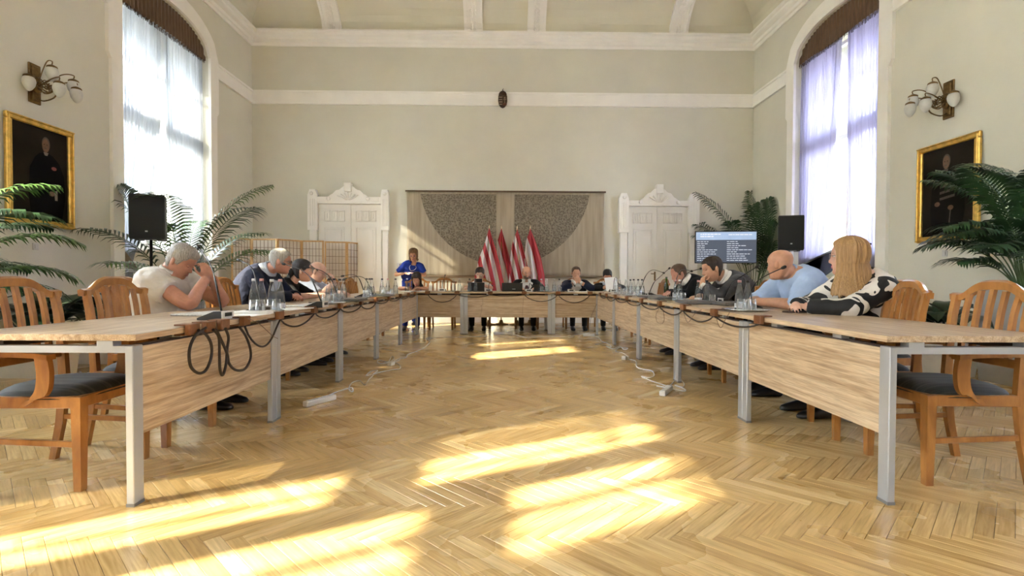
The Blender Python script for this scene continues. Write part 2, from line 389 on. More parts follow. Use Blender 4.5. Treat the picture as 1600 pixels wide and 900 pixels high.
# windows: surround, frame, casements, panes, sill
def arch_loop(yc, hw, rise, n=NA): return [(yc + hw * (-1 + 2 * i / n), SPR + rise * sqrt(max(0, 1 - abs(-1 + 2 * i / n) ** 2.2))) for i in range(n + 1)]
def window(n, X, sg, yc, side):
    # surround trim on the wall
    b = MB()
    inn = [(yc - WHW, 0)] + [(yc - WHW, 4.05), (yc - WHW, 4.06)] + arch_loop(yc, WHW, RISE) + [(yc + WHW, 4.06), (yc + WHW, 4.05), (yc + WHW, 0)]
    out = [(yc - WHW - .21, 0), (yc - WHW - .21, 4.05), (yc - WHW - TW, 4.13)] + arch_loop(yc, WHW + TW, RISE + .27) + [(yc + WHW + TW, 4.13), (yc + WHW + .21, 4.05), (yc + WHW + .21, 0)]
    for i in range(len(inn) - 1):
        b.prism([(X, *inn[i]), (X, *out[i]), (X, *out[i + 1]), (X, *inn[i + 1])], (0, 0, 0), (-sg * .05, 0, 0))
    struct(b.build(trim_name(), W_TRIM), 'white plaster surround of arched window %s' % side)
    root = empty('window_%d' % n, (X + sg * .36, yc, 0)); struct(root, 'tall white arched casement window %s' % side)
    tz = {-1: 3.85 if (sg < 0 and n == 5) else 3.55, 1: 3.55}      # one window has its near transom set higher
    f = MB()
    loop_o = [(-WHW, SILL)] + [(y - yc, z) for y, z in arch_loop(yc, WHW, RISE)] + [(WHW, SILL)]
    loop_i = [(-WHW + .09, SILL + .09)] + [(y - yc, z) for y, z in arch_loop(yc, WHW - .09, RISE - .07)] + [(WHW - .09, SILL + .09)]
    m_ = len(loop_o)
    for i in range(m_):
        j = (i + 1) % m_
        f.prism([(0, *loop_o[i]), (0, *loop_o[j]), (0, *loop_i[j]), (0, *loop_i[i])], (-.05, 0, 0), (.05, 0, 0))
    f.box((0, 0, (SILL + 5.4) / 2), (.10, .12, 5.4 - SILL)); [f.box((0, h_ * (WHW - .05) / 2, tz[h_]), (.11, WHW - .05, .13)) for h_ in (-1, 1)]
    f.build('frame', W_FRAME, root)
    for (y0, y1, z0, z1) in ((-WHW + .09, -.06, SILL + .09, tz[-1] - .065), (.06, WHW - .09, SILL + .09, tz[1] - .065), (-WHW + .09, -.06, tz[-1] + .065, 5.12), (.06, WHW - .09, tz[1] + .065, 5.12)):
        c = MB(); yy = (y0 + y1) / 2; s_ = .06
        c.box((0, y0 + s_ / 2, (z0 + z1) / 2), (.05, s_, z1 - z0)); c.box((0, y1 - s_ / 2, (z0 + z1) / 2), (.05, s_, z1 - z0))
        c.box((0, yy, z0 + s_ / 2), (.05, y1 - y0 - 2 * s_, s_)); c.box((0, yy, z1 - s_ / 2), (.05, y1 - y0 - 2 * s_, s_))
        if z0 > 3: c.box((0, yy, z0 + .52 * (z1 - z0)), (.035, y1 - y0 - 2 * s_, .03))
        co = c.build('casement', W_FRAME, root)
        p = MB(); p.box((0, yy, (z0 + z1) / 2), (.006, y1 - y0 - 2 * s_, z1 - z0 - 2 * s_)); p.build('pane', PANE, co)
    p = MB()
    lp = [(y - yc, z) for y, z in arch_loop(yc, WHW - .09, RISE - .07)]
    p.prism([(0, y, z) for y, z in lp], (-.003, 0, 0), (.003, 0, 0)); p.build('pane', PANE, root)
    s_ = MB(); s_.box((-sg * .10, 0, SILL + .015), (.22, 2 * WHW - .004, .03), bev=.006); s_.build('window_sill', W_TRIM, root)
    q_ = MB(); q_.box((sg * (REV - .36 - .12), 0, 5.29), (.22, 2 * WHW - .01, .56)); q_.build('sun_cutoff_box', W_FRAME, root)  # unseen box added outside the window head to cut the sun patches short
    ld = bpy.data.lights.new('daylight_portal', 'AREA'); ld.shape = 'RECTANGLE'; ld.size = 2 * WHW; ld.size_y = 4.1; ld.cycles.is_portal = True
    lo = bpy.data.objects.new('daylight_portal', ld); COL.objects.link(lo); lo.location = (X + sg * (REV + .03), yc, 3.45)
    lo.rotation_euler = Vector((-sg, 0, 0)).to_track_quat('-Z', 'Z').to_euler()
for i, yc in enumerate(WIN_Y):
    window(2 * i + 1, XL, -1, yc, ('in the left wall, furthest from the viewer', 'in the left wall beside the nearest portrait', 'in the left wall beside the viewer', 'in the left wall behind the viewer')[i])
    window(2 * i + 2, XR, 1, yc, ('in the right wall, furthest from the viewer', 'in the right wall beside the nearest portrait', 'in the right wall beside the viewer', 'in the right wall behind the viewer')[i])

# double doors in the end wall
def door(n, px0, px1, po0, po1, ytop, ypk, ysh, yjog, lab):
    yw = YB; P = lambda px, py: ony(px, py, yw)
    x0, x1 = P(px0, 400).x, P(px1, 400).x; o0, o1 = P(po0, 400).x, P(po1, 400).x
    zt, zp, zs, zj = P(po0, ytop).z, P((px0 + px1) / 2, ypk).z, P(px0, ysh).z, P(px0, yjog).z
    root = empty('door_%d' % n, ((x0 + x1) / 2, yw, 0)); struct(root, lab); xm = (x0 + x1) / 2
    L = lambda x: x - xm
    f = MB(); jw = o0 - x0
    for (a, c, s_) in ((x0, o0, 1), (o1, x1, -1)):
        f.prism([(L(a), 0, zj), (L(c), 0, zj), (L(c), 0, zs - .12), ((L(a) + L(c)) / 2 + .06, 0, zs), ((L(a) + L(c)) / 2 - .06, 0, zs), (L(a), 0, zs - .12)], (0, -.003, 0), (0, -.13, 0))
        f.prism([(L(a) + .035, 0, 0), (L(c) - .025, 0, 0), (L(c) - .025, 0, zj), (L(a) + .035, 0, zj)], (0, -.003, 0), (0, -.10, 0))
        f.prism([(L(a) + .035, 0, zj), (L(c) - .025, 0, zj), (L(c), 0, zj + .1), (L(a), 0, zj + .1)], (0, -.003, 0), (0, -.12, 0))
        for k in range(3):
            xk = lerp(L(a), L(c), .27 + .23 * k); f.box((xk, -.135, (zj + zs) / 2 - .06), (.018, .02, zs - zj - .3))
    f.prism([(L(o0), 0, zt), (L(o1), 0, zt), (L(o1), 0, zs - .16), (L(o0), 0, zs - .16)], (0, -.003, 0), (0, -.11, 0))
    f.build('door_frame', W_TRIM, root)
    c = MB(); H = zp - (zs - .16); hw = (o1 - o0) / 2; z0 = zs - .16; prof = []
    for i in range(41):
        t = -1 + 2 * i / 40; a = abs(t)
        h = 0 if a > .66 else (H * .16 * sstep(.66, .54, a) + H * .32 * sstep(.54, .36, a) + H * .27 * sstep(.32, .12, a) )
        prof.append((t * hw * .98, -.0, z0 + h))
    c.prism(prof + [(hw * .98, 0, zt + .04), (-hw * .98, 0, zt + .04)], (0, -.003, 0), (0, -.125, 0))
    c.box((0, -.10, zp - .10), (.155, .16, .20), bev=.01)
    for k in range(-3, 4): c.tube([(k * .012, -.13, zt + .08), (k * .075, -.135, zt + .08 + (H * .55) * (1 - abs(k) * .14))], .014, 6)
    for q in (-1, 1):
        c.ball((q * hw * .62, -.125, z0 - .04), (.045, .02, .045), 10); c.ball((q * (hw + jw * .5), -.13, zs - .09), (.04, .02, .04), 10)
    c.build('crown_pediment', W_TRIM, root)
    xc = (L(o0) + L(o1)) / 2
    for s_ in (-1, 1):
        a0, a1 = (L(o0), xc) if s_ < 0 else (xc, L(o1)); d = MB(); wd = a1 - a0; cx = (a0 + a1) / 2
        d.box((cx, -.022, zt / 2), (wd - .006, .04, zt - .01))
        if s_ > 0: d.box((xc, -.05, zt / 2), (.05, .02, zt - .02))
        dl = d.build('door_leaf', W_DOOR, root); pn = MB()
        def framed(za, zb, xa, xb):
            for (p_, q_, r_, t_) in ((xa, xb, za, za + .02), (xa, xb, zb - .02, zb), (xa, xa + .02, za, zb), (xb - .02, xb, za, zb)):
                pn.box(((p_ + q_) / 2, -.05, (r_ + t_) / 2), (q_ - p_, .02, t_ - r_))
            pn.box(((xa + xb) / 2, -.046, (za + zb) / 2), (xb - xa - .12, .012, zb - za - .12), bev=.004)
        framed(1.05, zt - .5, cx - wd * .32, cx + wd * .32); framed(.25, .92, cx - wd * .32, cx + wd * .32)
        for k in (-1, 0, 1): framed(zt - .38, zt - .14, cx + k * wd * .23 - wd * .1, cx + k * wd * .23 + wd * .1)
        pn.build('panel_moulding', W_DOOR, dl)
    h = MB(); h.box((xc - .06, -.05, 1.05), (.035, .015, .2), bev=.004); h.tube([(xc - .06, -.05, 1.1), (xc - .06, -.10, 1.1), (xc - .16, -.105, 1.1)], .009, 8)
    h.build('door_handle', BRASS, root)
door(1, 484, 609, 499, 597, 319, 287, 297, 360, 'white panelled double door behind the folding screen')
door(2, 965, 1089, 980, 1073, 322.5, 290, 303, 364, 'white panelled double door beside the television')

# ---------------------------------------------------------------- parquet floor
def parquet_mat():
    m, nt, b = nodes_of('oak_parquet'); L = nt.links.new
    at = N(nt, 'ShaderNodeAttribute', attribute_name='rnd'); uv = N(nt, 'ShaderNodeUVMap')
    r = ramp(nt, [(0.0, (0.44, 0.28, 0.108)), (0.35, (0.57, 0.38, 0.158)), (0.7, (0.63, 0.44, 0.195)), (0.93, (0.71, 0.52, 0.26)), (1.0, (0.78, 0.62, 0.36))])
    L(at.outputs['Fac'], r.inputs[0])
    mp = N(nt, 'ShaderNodeMapping'); mp.inputs['Scale'].default_value = (3.0, 42, 1)
    cb = N(nt, 'ShaderNodeCombineXYZ'); ml = N(nt, 'ShaderNodeMath', operation='MULTIPLY'); ml.inputs[1].default_value = 91.0
    L(at.outputs['Fac'], ml.inputs[0]); L(ml.outputs[0], cb.inputs[0]); L(ml.outputs[0], cb.inputs[2]); L(cb.outputs[0], mp.inputs['Location'])
    L(uv.outputs[0], mp.inputs['Vector'])
    nz = N(nt, 'ShaderNodeTexNoise', i_Scale=1.6, i_Detail=7.0, i_Distortion=0.5); L(mp.outputs[0], nz.inputs['Vector'])
    r2 = ramp(nt, [(0.32, (0.74, 0.70, 0.62)), (0.62, (1.06, 1.06, 1.06))]); L(nz.outputs['Fac'], r2.inputs[0])
    mx = N(nt, 'ShaderNodeMix', data_type='RGBA', blend_type='MULTIPLY'); mx.inputs[0].default_value = 1.0
    L(r.outputs[0], mx.inputs[6]); L(r2.outputs[0], mx.inputs[7])
    L(mx.outputs[2], b.inputs['Base Color'])
    tc = N(nt, 'ShaderNodeTexCoord'); n3 = N(nt, 'ShaderNodeTexNoise', i_Scale=1.3, i_Detail=4.0); 
    geo = N(nt, 'ShaderNodeNewGeometry'); L(geo.outputs['Position'], n3.inputs['Vector'])
    mr = N(nt, 'ShaderNodeMapRange'); mr.inputs['From Min'].default_value = .3; mr.inputs['From Max'].default_value = .7
    mr.inputs['To Min'].default_value = .20; mr.inputs['To Max'].default_value = .36; L(n3.outputs['Fac'], mr.inputs['Value']); L(mr.outputs[0], b.inputs['Roughness'])
    b.inputs['Coat Weight'].default_value = 0.35; b.inputs['Coat Roughness'].default_value = 0.12
    n4 = N(nt, 'ShaderNodeTexNoise', i_Scale=9.0, i_Detail=2.0); L(geo.outputs['Position'], n4.inputs['Vector'])
    bp = N(nt, 'ShaderNodeBump', i_Strength=0.06, i_Distance=0.02); L(n4.outputs['Fac'], bp.inputs['Height']); L(bp.outputs[0], b.inputs['Normal'])
    return m
PARQ = parquet_mat()
fl = MB(); fl.box((0, (YF + YB) / 2, -.06), (XR - XL + .1, YB - YF + .1, .1))
FLOOR = fl.build('floor', mat('floor_joint', (0.10, 0.055, 0.02), 0.8)); struct(FLOOR, 'oak herringbone parquet floor')
PW, PN = 0.0595, 7
def block_geo(u0, v0, du, dv, ru, rv, rn, verts, faces, uvs, rnds, dz=0.0):
    """one parquet block in rotated (u,v) units"""
    g = .0007; ch = .0012; zt = 0.0 + dz; zb = -.008
    def wp(u, v, z):
        x = (u + v) * ru; y = (u - v) * ru; return (x, y + rv, z)
    a0, a1, b0, b1 = u0 * PW + g, (u0 + du) * PW - g, v0 * PW + g, (v0 + dv) * PW - g
    o = len(verts)
    for (x0, x1, y0, y1, z) in ((a0, a1, b0, b1, zb), (a0, a1, b0, b1, zt - ch), (a0 + ch, a1 - ch, b0 + ch, b1 - ch, zt)):
        verts += [wp(x0, y0, z), wp(x1, y0, z), wp(x1, y1, z), wp(x0, y1, z)]
    fs = [[8, 9, 10, 11]] + [[4 + i, 4 + (i + 1) % 4, 8 + (i + 1) % 4, 8 + i] for i in range(4)] + [[i, (i + 1) % 4, 4 + (i + 1) % 4, 4 + i] for i in range(4)]
    lg = lambda i: {0: (0, 0), 1: (1, 0), 2: (1, 1), 3: (0, 1)}[i % 4]
    for f in fs:
        faces.append([i + o for i in reversed(f)])
        for i in reversed(f):
            a, c = lg(i); uvs.append((a * .42, c * .06) if du > dv else (c * .42, a * .06))
        rnds.append(rn)
RU = 1 / sqrt(2); ROW0 = 2.01
def make_block_mesh(name, blocks):
    V, F, UV, RN = [], [], [], []
    for (u0, v0, du, dv, rn, dz) in blocks: block_geo(u0, v0, du, dv, RU, ROW0, rn, V, F, UV, RN, dz)
    me = bpy.data.meshes.new(name); me.from_pydata(V, [], F); me.materials.append(PARQ)
    l = me.uv_layers.new(name='UVMap'); l.data.foreach_set('uv', [c for p in UV for c in p])
    a = me.attributes.new('rnd', 'FLOAT', 'FACE'); a.data.foreach_set('value', RN); me.update(); return me
near, rest = [], []
prng = random.Random(5)
diag = int(30 / PW)
for jb in range(-30, 60):
    for k in range(-400, 400):
        for (u0, v0, du, dv) in ((k + PN * jb, k - PN * jb, PN, 1), (k + PN * jb, k + 1 - PN * jb, 1, PN)):
            cu, cv = (u0 + du / 2) * PW, (v0 + dv / 2) * PW
            x = (cu + cv) * RU; y = (cu - cv) * RU + ROW0
            if not (XL - .1 < x < XR + .1 and YF - .1 < y < YB + .1): continue
            rn = min(1, max(0, prng.gauss(.5, .22))); dz = prng.uniform(-.0004, .0004)
            sx = 788 + x / max(y, .1) * FPX
            if y > 1.72 and -30 < sx < 1630: near.append((y, u0, v0, du, dv, rn, dz))
            else: rest.append((u0, v0, du, dv, rn, dz))
near.sort()
VARM = {}
for i, (y, u0, v0, du, dv, rn, dz) in enumerate(near[:296]):
    key = (du > dv, int(rn * 9.99))
    if key not in VARM: VARM[key] = make_block_mesh('parquet_block', [(0, 0, du, dv, (key[1] + .5) / 10, 0.0)])
    o = bpy.data.objects.new('parquet_block', VARM[key]); COL.objects.link(o); o.parent = FLOOR
    cu, cv = u0 * PW, v0 * PW; o.location = ((cu + cv) * RU, (cu - cv) * RU, dz)
rest += [n[1:] for n in near[296:]]
o = bpy.data.objects.new('parquet_blocks_field', make_block_mesh('parquet_blocks_field', rest)); COL.objects.link(o); o.parent = FLOOR; o['kind'] = 'stuff'
# ================================================================ CURTAINS
def curtain(X, sg, yt0, yt1, yb0, yb1, zt, zb, label, folds=9, amp=.035, mat_=SHEER, pinch=None, seed=0, bow=1.6, ribbons=(), tail=None):
    """sheer panel from y range yt at the top to yb at the bottom"""
    xo = X + sg * .11; b = MB(); rr = random.Random(seed); ph = rr.uniform(0, 6)
    oy = (yt0 + yt1) / 2
    def fn(u, v):
        k = v ** bow
        y = lerp(lerp(yt0, yt1, u), lerp(yb0, yb1, u), k)
        a = amp * (1 - .25 * v)
        x = a * sin(2 * pi * folds * u + ph + .8 * sin(3 * v + seed)) + .4 * a * sin(2 * pi * folds * 2.3 * u + ph * 2)
        return (xo + x, y - oy, lerp(zt, zb, v))
    b.grid(fn, folds * 10, 26)
    for (ra, rb) in ribbons: b.grid(lambda u, v: (xo + .02 * sin(9 * u), lerp(ra, rb, u) - oy + .01 * sin(4 * v + ra * 9), lerp(zt, zb, v)), 6, 20)  # narrow sheer strips added in the gap to split the sun into streaks
    if tail: b.grid(lambda u, v: (xo + .02 * sin(20 * u), lerp(lerp(tail[0], tail[1], u), lerp(tail[2], tail[3], u), v) - oy, lerp(zb, .25, v)), 30, 10)
    o = b.build('sheer_curtain', mat_, fix=False); o.location = (0, oy, 0)
    return tag(o, label, 'curtain', 'sheer curtains')
def valance(X, sg, yc, label):
    xo = X + sg * .05; b = MB(); nf = 26
    def fn(u, v):
        t = -1 + 2 * u; top = arch_z(t * .995) + .02; bot = SPR + .0 - .05 + .02 * sin(nf * 2 * pi * u)
        x = .022 * sin(2 * pi * nf * u + 1.3 * sin(9 * u)) * (.35 + .65 * v)
        return (xo + x, t * WHW * .992, lerp(top, bot, v))
    b.grid(fn, nf * 8, 6); o = b.build('pleated_valance', BROWNF, fix=False); o.location = (0, yc, 0)
    tag(o, label, 'valance', 'pleated valances')
    t = MB(); rr = random.Random(3)
    for i in range(120):
        u = (i + .5) / 120; y = (-1 + 2 * u) * WHW * .985; t.tube([(xo, y, SPR - .04), (xo + rr.uniform(-.01, .01), y + rr.uniform(-.006, .006), SPR - .10 + rr.uniform(-.015, .01))], .004, 4)
    tr = t.build('fringe', mat('dark_fringe', (0.045, 0.03, 0.022), .9), o); tr['label'] = 'dark trailing fringe'; tr['kind'] = 'stuff'
W1, W2, W3, W4 = WIN_Y
curtain(XL, -1, W1 - 1.13, W1 - .02, W1 - 1.12, W1 - .78, SPR + .05, 1.18, 'white sheer curtain swept aside behind the left loudspeaker', 13, .03, seed=1, bow=2.2, tail=(W1 - 1.12, W1 - .78, W1 - 1.12, W1 - .70))
curtain(XL, -1, W1 + .02, W1 + 1.13, W1 + .42, W1 + 1.12, SPR + .05, .3, 'white sheer curtain behind the palm beside the left loudspeaker', 13, .03, seed=2, bow=1.5)
curtain(XR, 1, W1 + .0, W1 + 1.13, W1 + .55, W1 + 1.12, SPR + .05, .5, 'lavender sheer curtain swept aside behind the right loudspeaker', 13, .03, SHEER_R, seed=3, bow=1.6)
curtain(XR, 1, W1 - 1.13, W1 - .22, W1 - 1.13, W1 - .36, SPR + .05, .5, 'lavender sheer curtain hanging straight behind the woman in the print blouse', 11, .03, SHEER_R, seed=4)
valance(XL, -1, W1, 'brown pleated valance in the arch over the left loudspeaker')
valance(XR, 1, W1, 'brown pleated valance in the arch over the right loudspeaker')
tb = MB(); tb.prism([(XL - .16, W1 - 1.1, 1.30), (XL - .16, W1 - .80, 1.06), (XL - .16, W1 - .72, 1.1), (XL - .16, W1 - .80, 1.19), (XL - .16, W1 - 1.1, 1.46)], (0, 0, 0), (.12, 0, 0))
tag(tb.build('curtain_tieback', mat('taupe_band', (0.16, 0.12, 0.08), .8)), 'taupe fabric tieback holding the white curtain behind the left loudspeaker', 'tieback')
# the windows outside the frame carry the same curtains (their gaps throw the streaks on the floor)
for i, (a, c) in enumerate(((2.92, 3.50), (4.25, 4.84), (4.93, 5.22))):
    curtain(XL, -1, a, c, a, c, SPR + .05, .5, ('white sheer curtain at the near edge of the window beside the left portrait', 'white sheer curtain in the middle of the window beside the left portrait', 'white sheer curtain at the far edge of the window beside the left portrait')[i], max(4, int((c - a) * 11)), .028, seed=5 + i)
for i, (a, c) in enumerate(((-1.76, -1.19), (.02, .52))):
    curtain(XL, -1, a, c, a, c, SPR + .05, .5, ('white sheer curtain at the near edge of the window left of the viewer', 'white sheer curtain at the far edge of the window left of the viewer')[i], 6, .028, seed=9 + i, ribbons=(((-.92, -.80), (-1.07, -1.03)), ((-.20, -.15), (-.36, -.31), (-.52, -.44)))[i])
for i, (a, c) in enumerate(((-6.43, -6.15), (-4.45, -4.17))):
    curtain(XL, -1, a, c, a, c, SPR + .05, .5, ('white sheer curtain at the near edge of the window behind the viewer on the left', 'white sheer curtain at the far edge of the window behind the viewer on the left')[i], 5, .028, seed=12 + i)
for j, (yc, nm) in enumerate(((W2, 'beside the right portrait'), (W3, 'right of the viewer'), (W4, 'behind the viewer on the right'))):
    for i, (a, c) in enumerate(((yc - 1.13, yc - .12), (yc + .12, yc + 1.13))):
        curtain(XR, 1, a, c, a, c, SPR + .05, .5, 'lavender sheer curtain at the %s edge of the window %s' % (('near', 'far')[i], nm), 10, .028, SHEER_R, seed=20 + 2 * j + i)
for X, sg, s_ in ((XL, -1, 'left'), (XR, 1, 'right')):
    for yc, nm in ((W2, 'beside the %s portrait' % s_), (W3, 'beside the viewer on the %s' % s_), (W4, 'behind the viewer on the %s' % s_)):
        valance(X, sg, yc, 'brown pleated valance over the window ' + nm)
# cast-iron radiators below the two windows in view
RAD = mat('radiator_enamel', (0.70, 0.69, 0.56), .4)
for X, sg, s_ in ((XL, 1, 'left'), (XR, -1, 'right')):
    root = empty('radiator', (X - sg * .20, W1, 0), 0, 'cream ribbed radiator under the window behind the %s loudspeaker' % s_, 'radiator')
    for k in range(22):
        r_ = MB(); y = -1.0 + k * .095
        r_.box((0, y, .62), (.11, .07, .85), bev=.025); r_.build('rib', RAD, root)
    for z in (.3, .95): r_ = MB(); r_.tube([(0, -1.05, z), (0, 1.05, z)], .025, 8); r_.build('header_pipe', RAD, root)
    for y in (-.9, .9): r_ = MB(); r_.box((0, y, .10), (.05, .04, .205)); r_.build('foot', RAD, root)

# ================================================================ TABLES
def table(loc, rz, L, label, ends=(True, True)):
    """local x along the length, local -y is the aisle face (modesty panel side)"""
    root = empty('conference_table', loc, rz, label, 'table', 'conference tables in a horseshoe')
    D = .80
    t = MB(); t.box((0, D / 2, .736), (L - .003, D, .028), bev=.0015); t.build('tabletop', OAK, root)
    p = MB(); p.box((0, .035, .495), (L - .075, .018, .39), bev=.001); p.build('modesty_panel', OAK, root)
    for sx in (-1, 1):
        for yy in (.02, D - .045):
            g = MB(); g.box((sx * (L / 2 - .034), yy + .012, .355), (.064, .034, .69), bev=.003); lg = g.build('leg', SILVER, root)
            f = MB(); f.box((sx * (L / 2 - .034), yy + .012, .007), (.066, .036, .014)); f.build('foot_cap', GREYPL, lg)
        r_ = MB(); r_.box((sx * (L / 2 - .034), D / 2, .684), (.05, D - .05, .03)); r_.build('cross_rail', SILVER, root)
        for yy in (.14, D - .14):
            s_ = MB(); s_.box((sx * (L / 2 - .034), yy, .7105), (.05, .07, .023)); s_.build('standoff', SILVER, root)
    for yy in (.055, D - .06):
        r_ = MB(); r_.box((0, yy, .684), (L - .12, .03, .03)); r_.build('long_rail', mat('dark_rail', (.03, .016, .010), .6), root)
    for xx in (-L * .22, L * .22):
        s_ = MB(); s_.box((xx, .05, .711), (.07, .04, .024)); s_.build('standoff', SILVER, root)
    return root
Y0, Y1 = 2.262, 9.16
LA, LB_ = Vector((-1.585, Y0, 0)), Vector((-1.50, Y1, 0))       # aisle faces of the two side rows
RA, RB = Vector((1.683, Y0, 0)), Vector((1.60, Y1, 0))
NM = 5
lab_l = ['nearest oak conference table of the left row, with an empty chair at its end', 'oak conference table before the man in the white shirt', 'oak conference table before the navy jacket man and the woman in the black blouse',
         'oak conference table before the man in the dark vest', 'last oak conference table of the left row, by the folding screen']
lab_r = ['nearest oak conference table of the right row, before the woman in the print blouse', 'oak conference table before the man in the light blue shirt', 'oak conference table before the man in the grey suit',
         'oak conference table before the man in the black suit', 'last oak conference table of the right row, towards the flags']
for k in range(NM):
    c = LA.lerp(LB_, (k + .5) / NM); d = LB_ - LA
    table(c, atan2(d.y, d.x), d.length / NM, lab_l[k])
    c = RA.lerp(RB, (k + .5) / NM); d = RA - RB
    table(c, atan2(d.y, d.x), d.length / NM, lab_r[k])
LBK = 1.545
for k, lab in enumerate(('oak conference table of the head row before the seated woman in blue', 'middle oak conference table of the head row before the flags', 'oak conference table of the head row before the man with clasped hands')):
    table((.062 + (k - 1) * LBK, Y1 + .016, 0), 0, LBK, lab)
# wooden cable clips on the table edges
# the clip grips the edge like a small U block
clip_me = None
def clip(p, rz, label, grp):
    global clip_me
    b = MB(); b.box((0, -.018, 0), (.085, .03, .056), bev=.004); b.box((0, .022, .0235), (.085, .05, .008)); b.box((0, .022, -.0245), (.085, .05, .008))
    if clip_me is None: clip_me = b.mesh('cable_clip', CLIPW)
    o = bpy.data.objects.new('cable_clip', clip_me); COL.objects.link(o); o.location = p; o.rotation_euler = (0, 0, rz)
    return tag(o, label, 'cable clip', grp)
def edge_pt(A, B, px):
    # the point of the table edge line that appears at pixel column px
    lo, hi = 0.0, 1.0
    f = lambda t: (lambda q: 800 + FPX * q.x / -q.z)(CAM_R.transposed() @ (A.lerp(B, t) - CAM_LOC))
    s = 1 if f(1) > f(0) else -1
    for _ in range(40):
        m = (lo + hi) / 2
        if (f(m) - px) * s < 0: lo = m
        else: hi = m
    return A.lerp(B, (lo + hi) / 2)
ZE = Vector((0, 0, .736))
clipsL = [edge_pt(LA + ZE, LB_ + ZE, x) for x in (295, 321, 344, 378, 433, 488, 529, 562, 585, 606, 624, 637, 647)]
clipsR = [edge_pt(RA + ZE, RB + ZE, x) for x in (1190, 1119, 1070, 1033, 1004, 981, 963, 949, 939)]
dl = LB_ - LA; dr = RA - RB
ORD = ['first', 'second', 'third', 'fourth', 'fifth', 'sixth', 'seventh', 'eighth', 'ninth', 'tenth', 'eleventh', 'twelfth', 'thirteenth', 'fourteenth', 'fifteenth', 'sixteenth']
for i, p in enumerate(clipsL): clip(p, atan2(dl.y, dl.x), 'brown wooden cable clip on the left table edge, %s from the near end' % ORD[i], 'cable clips of the left row')
for i, p in enumerate(clipsR): clip(p, atan2(dr.y, dr.x), 'brown wooden cable clip on the right table edge, %s from the near end' % ORD[i], 'cable clips of the right row')
clipsB = [Vector((ony(x, 461, Y1).x, Y1 + .016, .736)) for x in (668, 714, 766, 819, 872, 922)]
for i, p in enumerate(clipsB): clip(p, 0, 'brown wooden cable clip on the head table edge, %s from the left' % ORD[i], 'cable clips of the head row')
# black microphone cables looping from clip to clip
BLK = mat('black_cable', (0.018, 0.013, 0.014), .5)
def loops(name, pts, nrm, sags, label, r=.0065):
    b = MB(); path = []
    for i in range(len(pts) - 1):
        a, c = pts[i], pts[i + 1]
        for k in range(13):
            t = k / 13; p = a.lerp(c, t); p.z -= .03 + sags[i % len(sags)] * (1 - (2 * t - 1) ** 2) ** .8
            path.append(p + nrm * (.016 + .006 * sin(5 * t + i)))
    p = pts[-1].copy(); p.z -= .03; path.append(p + nrm * .016)
    b.tube(path, r, 7); return tag(b.build(name, BLK), label, 'cable')
nL = Vector((1, 0, 0)); nR = Vector((-1, 0, 0)); nB = Vector((0, -1, 0))
loops('microphone_cable', clipsL[3:], nL, (.155, .075, .06, .055, .06, .03, .03, .03, .03), 'black microphone cable looping from clip to clip along the left row')
loops('microphone_cable', clipsR, nR, (.045, .07, .06, .05, .045, .04, .05, .03), 'black microphone cable looping from clip to clip along the right row')
loops('microphone_cable', clipsB, nB, (.14, .05, .03, .12, .14), 'black microphone cable looping along the head table')
# the big spare loops hanging at the near end of the left row
def px_loop(pts, xin, label, r=.0075):
    b = MB(); P = [onx(x, y, xin) for x, y in pts]; b.tube(catmull(P, 7), r, 8); return tag(b.build('cable_loop', BLK), label, 'cable', 'spare cable loops')
XI = -1.537
px_loop([(322, 512), (305, 525), (296, 547), (298, 572), (310, 583), (322, 578), (330, 558), (330, 538), (322, 523), (310, 516)], XI, 'leftmost round loop of spare black cable on the left table panel')
px_loop([(333, 515), (342, 527), (343, 555), (344, 578), (348, 586), (353, 570), (355, 545), (357, 527), (352, 513)], XI, 'narrow hanging loop of spare black cable on the left table panel')
px_loop([(338, 515), (346, 532), (355, 553), (358, 568), (368, 578), (382, 577), (391, 562), (391, 545), (384, 525), (374, 511)], XI + .004, 'wide hanging loop of spare black cable on the left table panel')
# thin grey leads from the name plates
def thin(pts, X=None, Y=None, label='', r=.0022):
    P = [onx(x, y, X) if X is not None else ony(x, y, Y) for x, y in pts]; b = MB(); b.tube(catmull(P, 6), r, 6)
    tag(b.build('thin_lead', mat('brown_lead', (0.16, 0.11, 0.085), .6)), label, 'cable', 'thin leads')
thin([(385, 497), (405, 506), (425, 524), (434, 529)], X=-1.535, label='thin brown lead slanting down the left table panel')
thin([(1035, 482), (1038, 498), (1034, 506), (1027, 503), (1025, 492), (1031, 480)], X=1.610, label='thin brown lead looping near the green bottle')
thin([(1068, 488), (1072, 500), (1076, 503), (1086, 490), (1096, 484)], X=1.620, label='thin brown lead looping below the grey suit man')
thin([(1119, 496), (1123, 508), (1127, 512), (1132, 502), (1140, 488)], X=1.635, label='thin brown lead looping below the tray on the right')
thin([(754, 466), (754, 476), (751, 478), (753, 481), (750, 496)], Y=Y1 - .02, label='thin lead hanging from the laptop of the woman in cream')
thin([(818, 464), (817, 478), (816, 496)], Y=Y1 - .02, label='thin lead hanging below the man with the tie at the head table')
thin([(934, 466), (931, 478), (924, 494), (921, 515)], Y=Y1 - .05, label='thin lead hanging in the corner by the man with papers', r=.004)
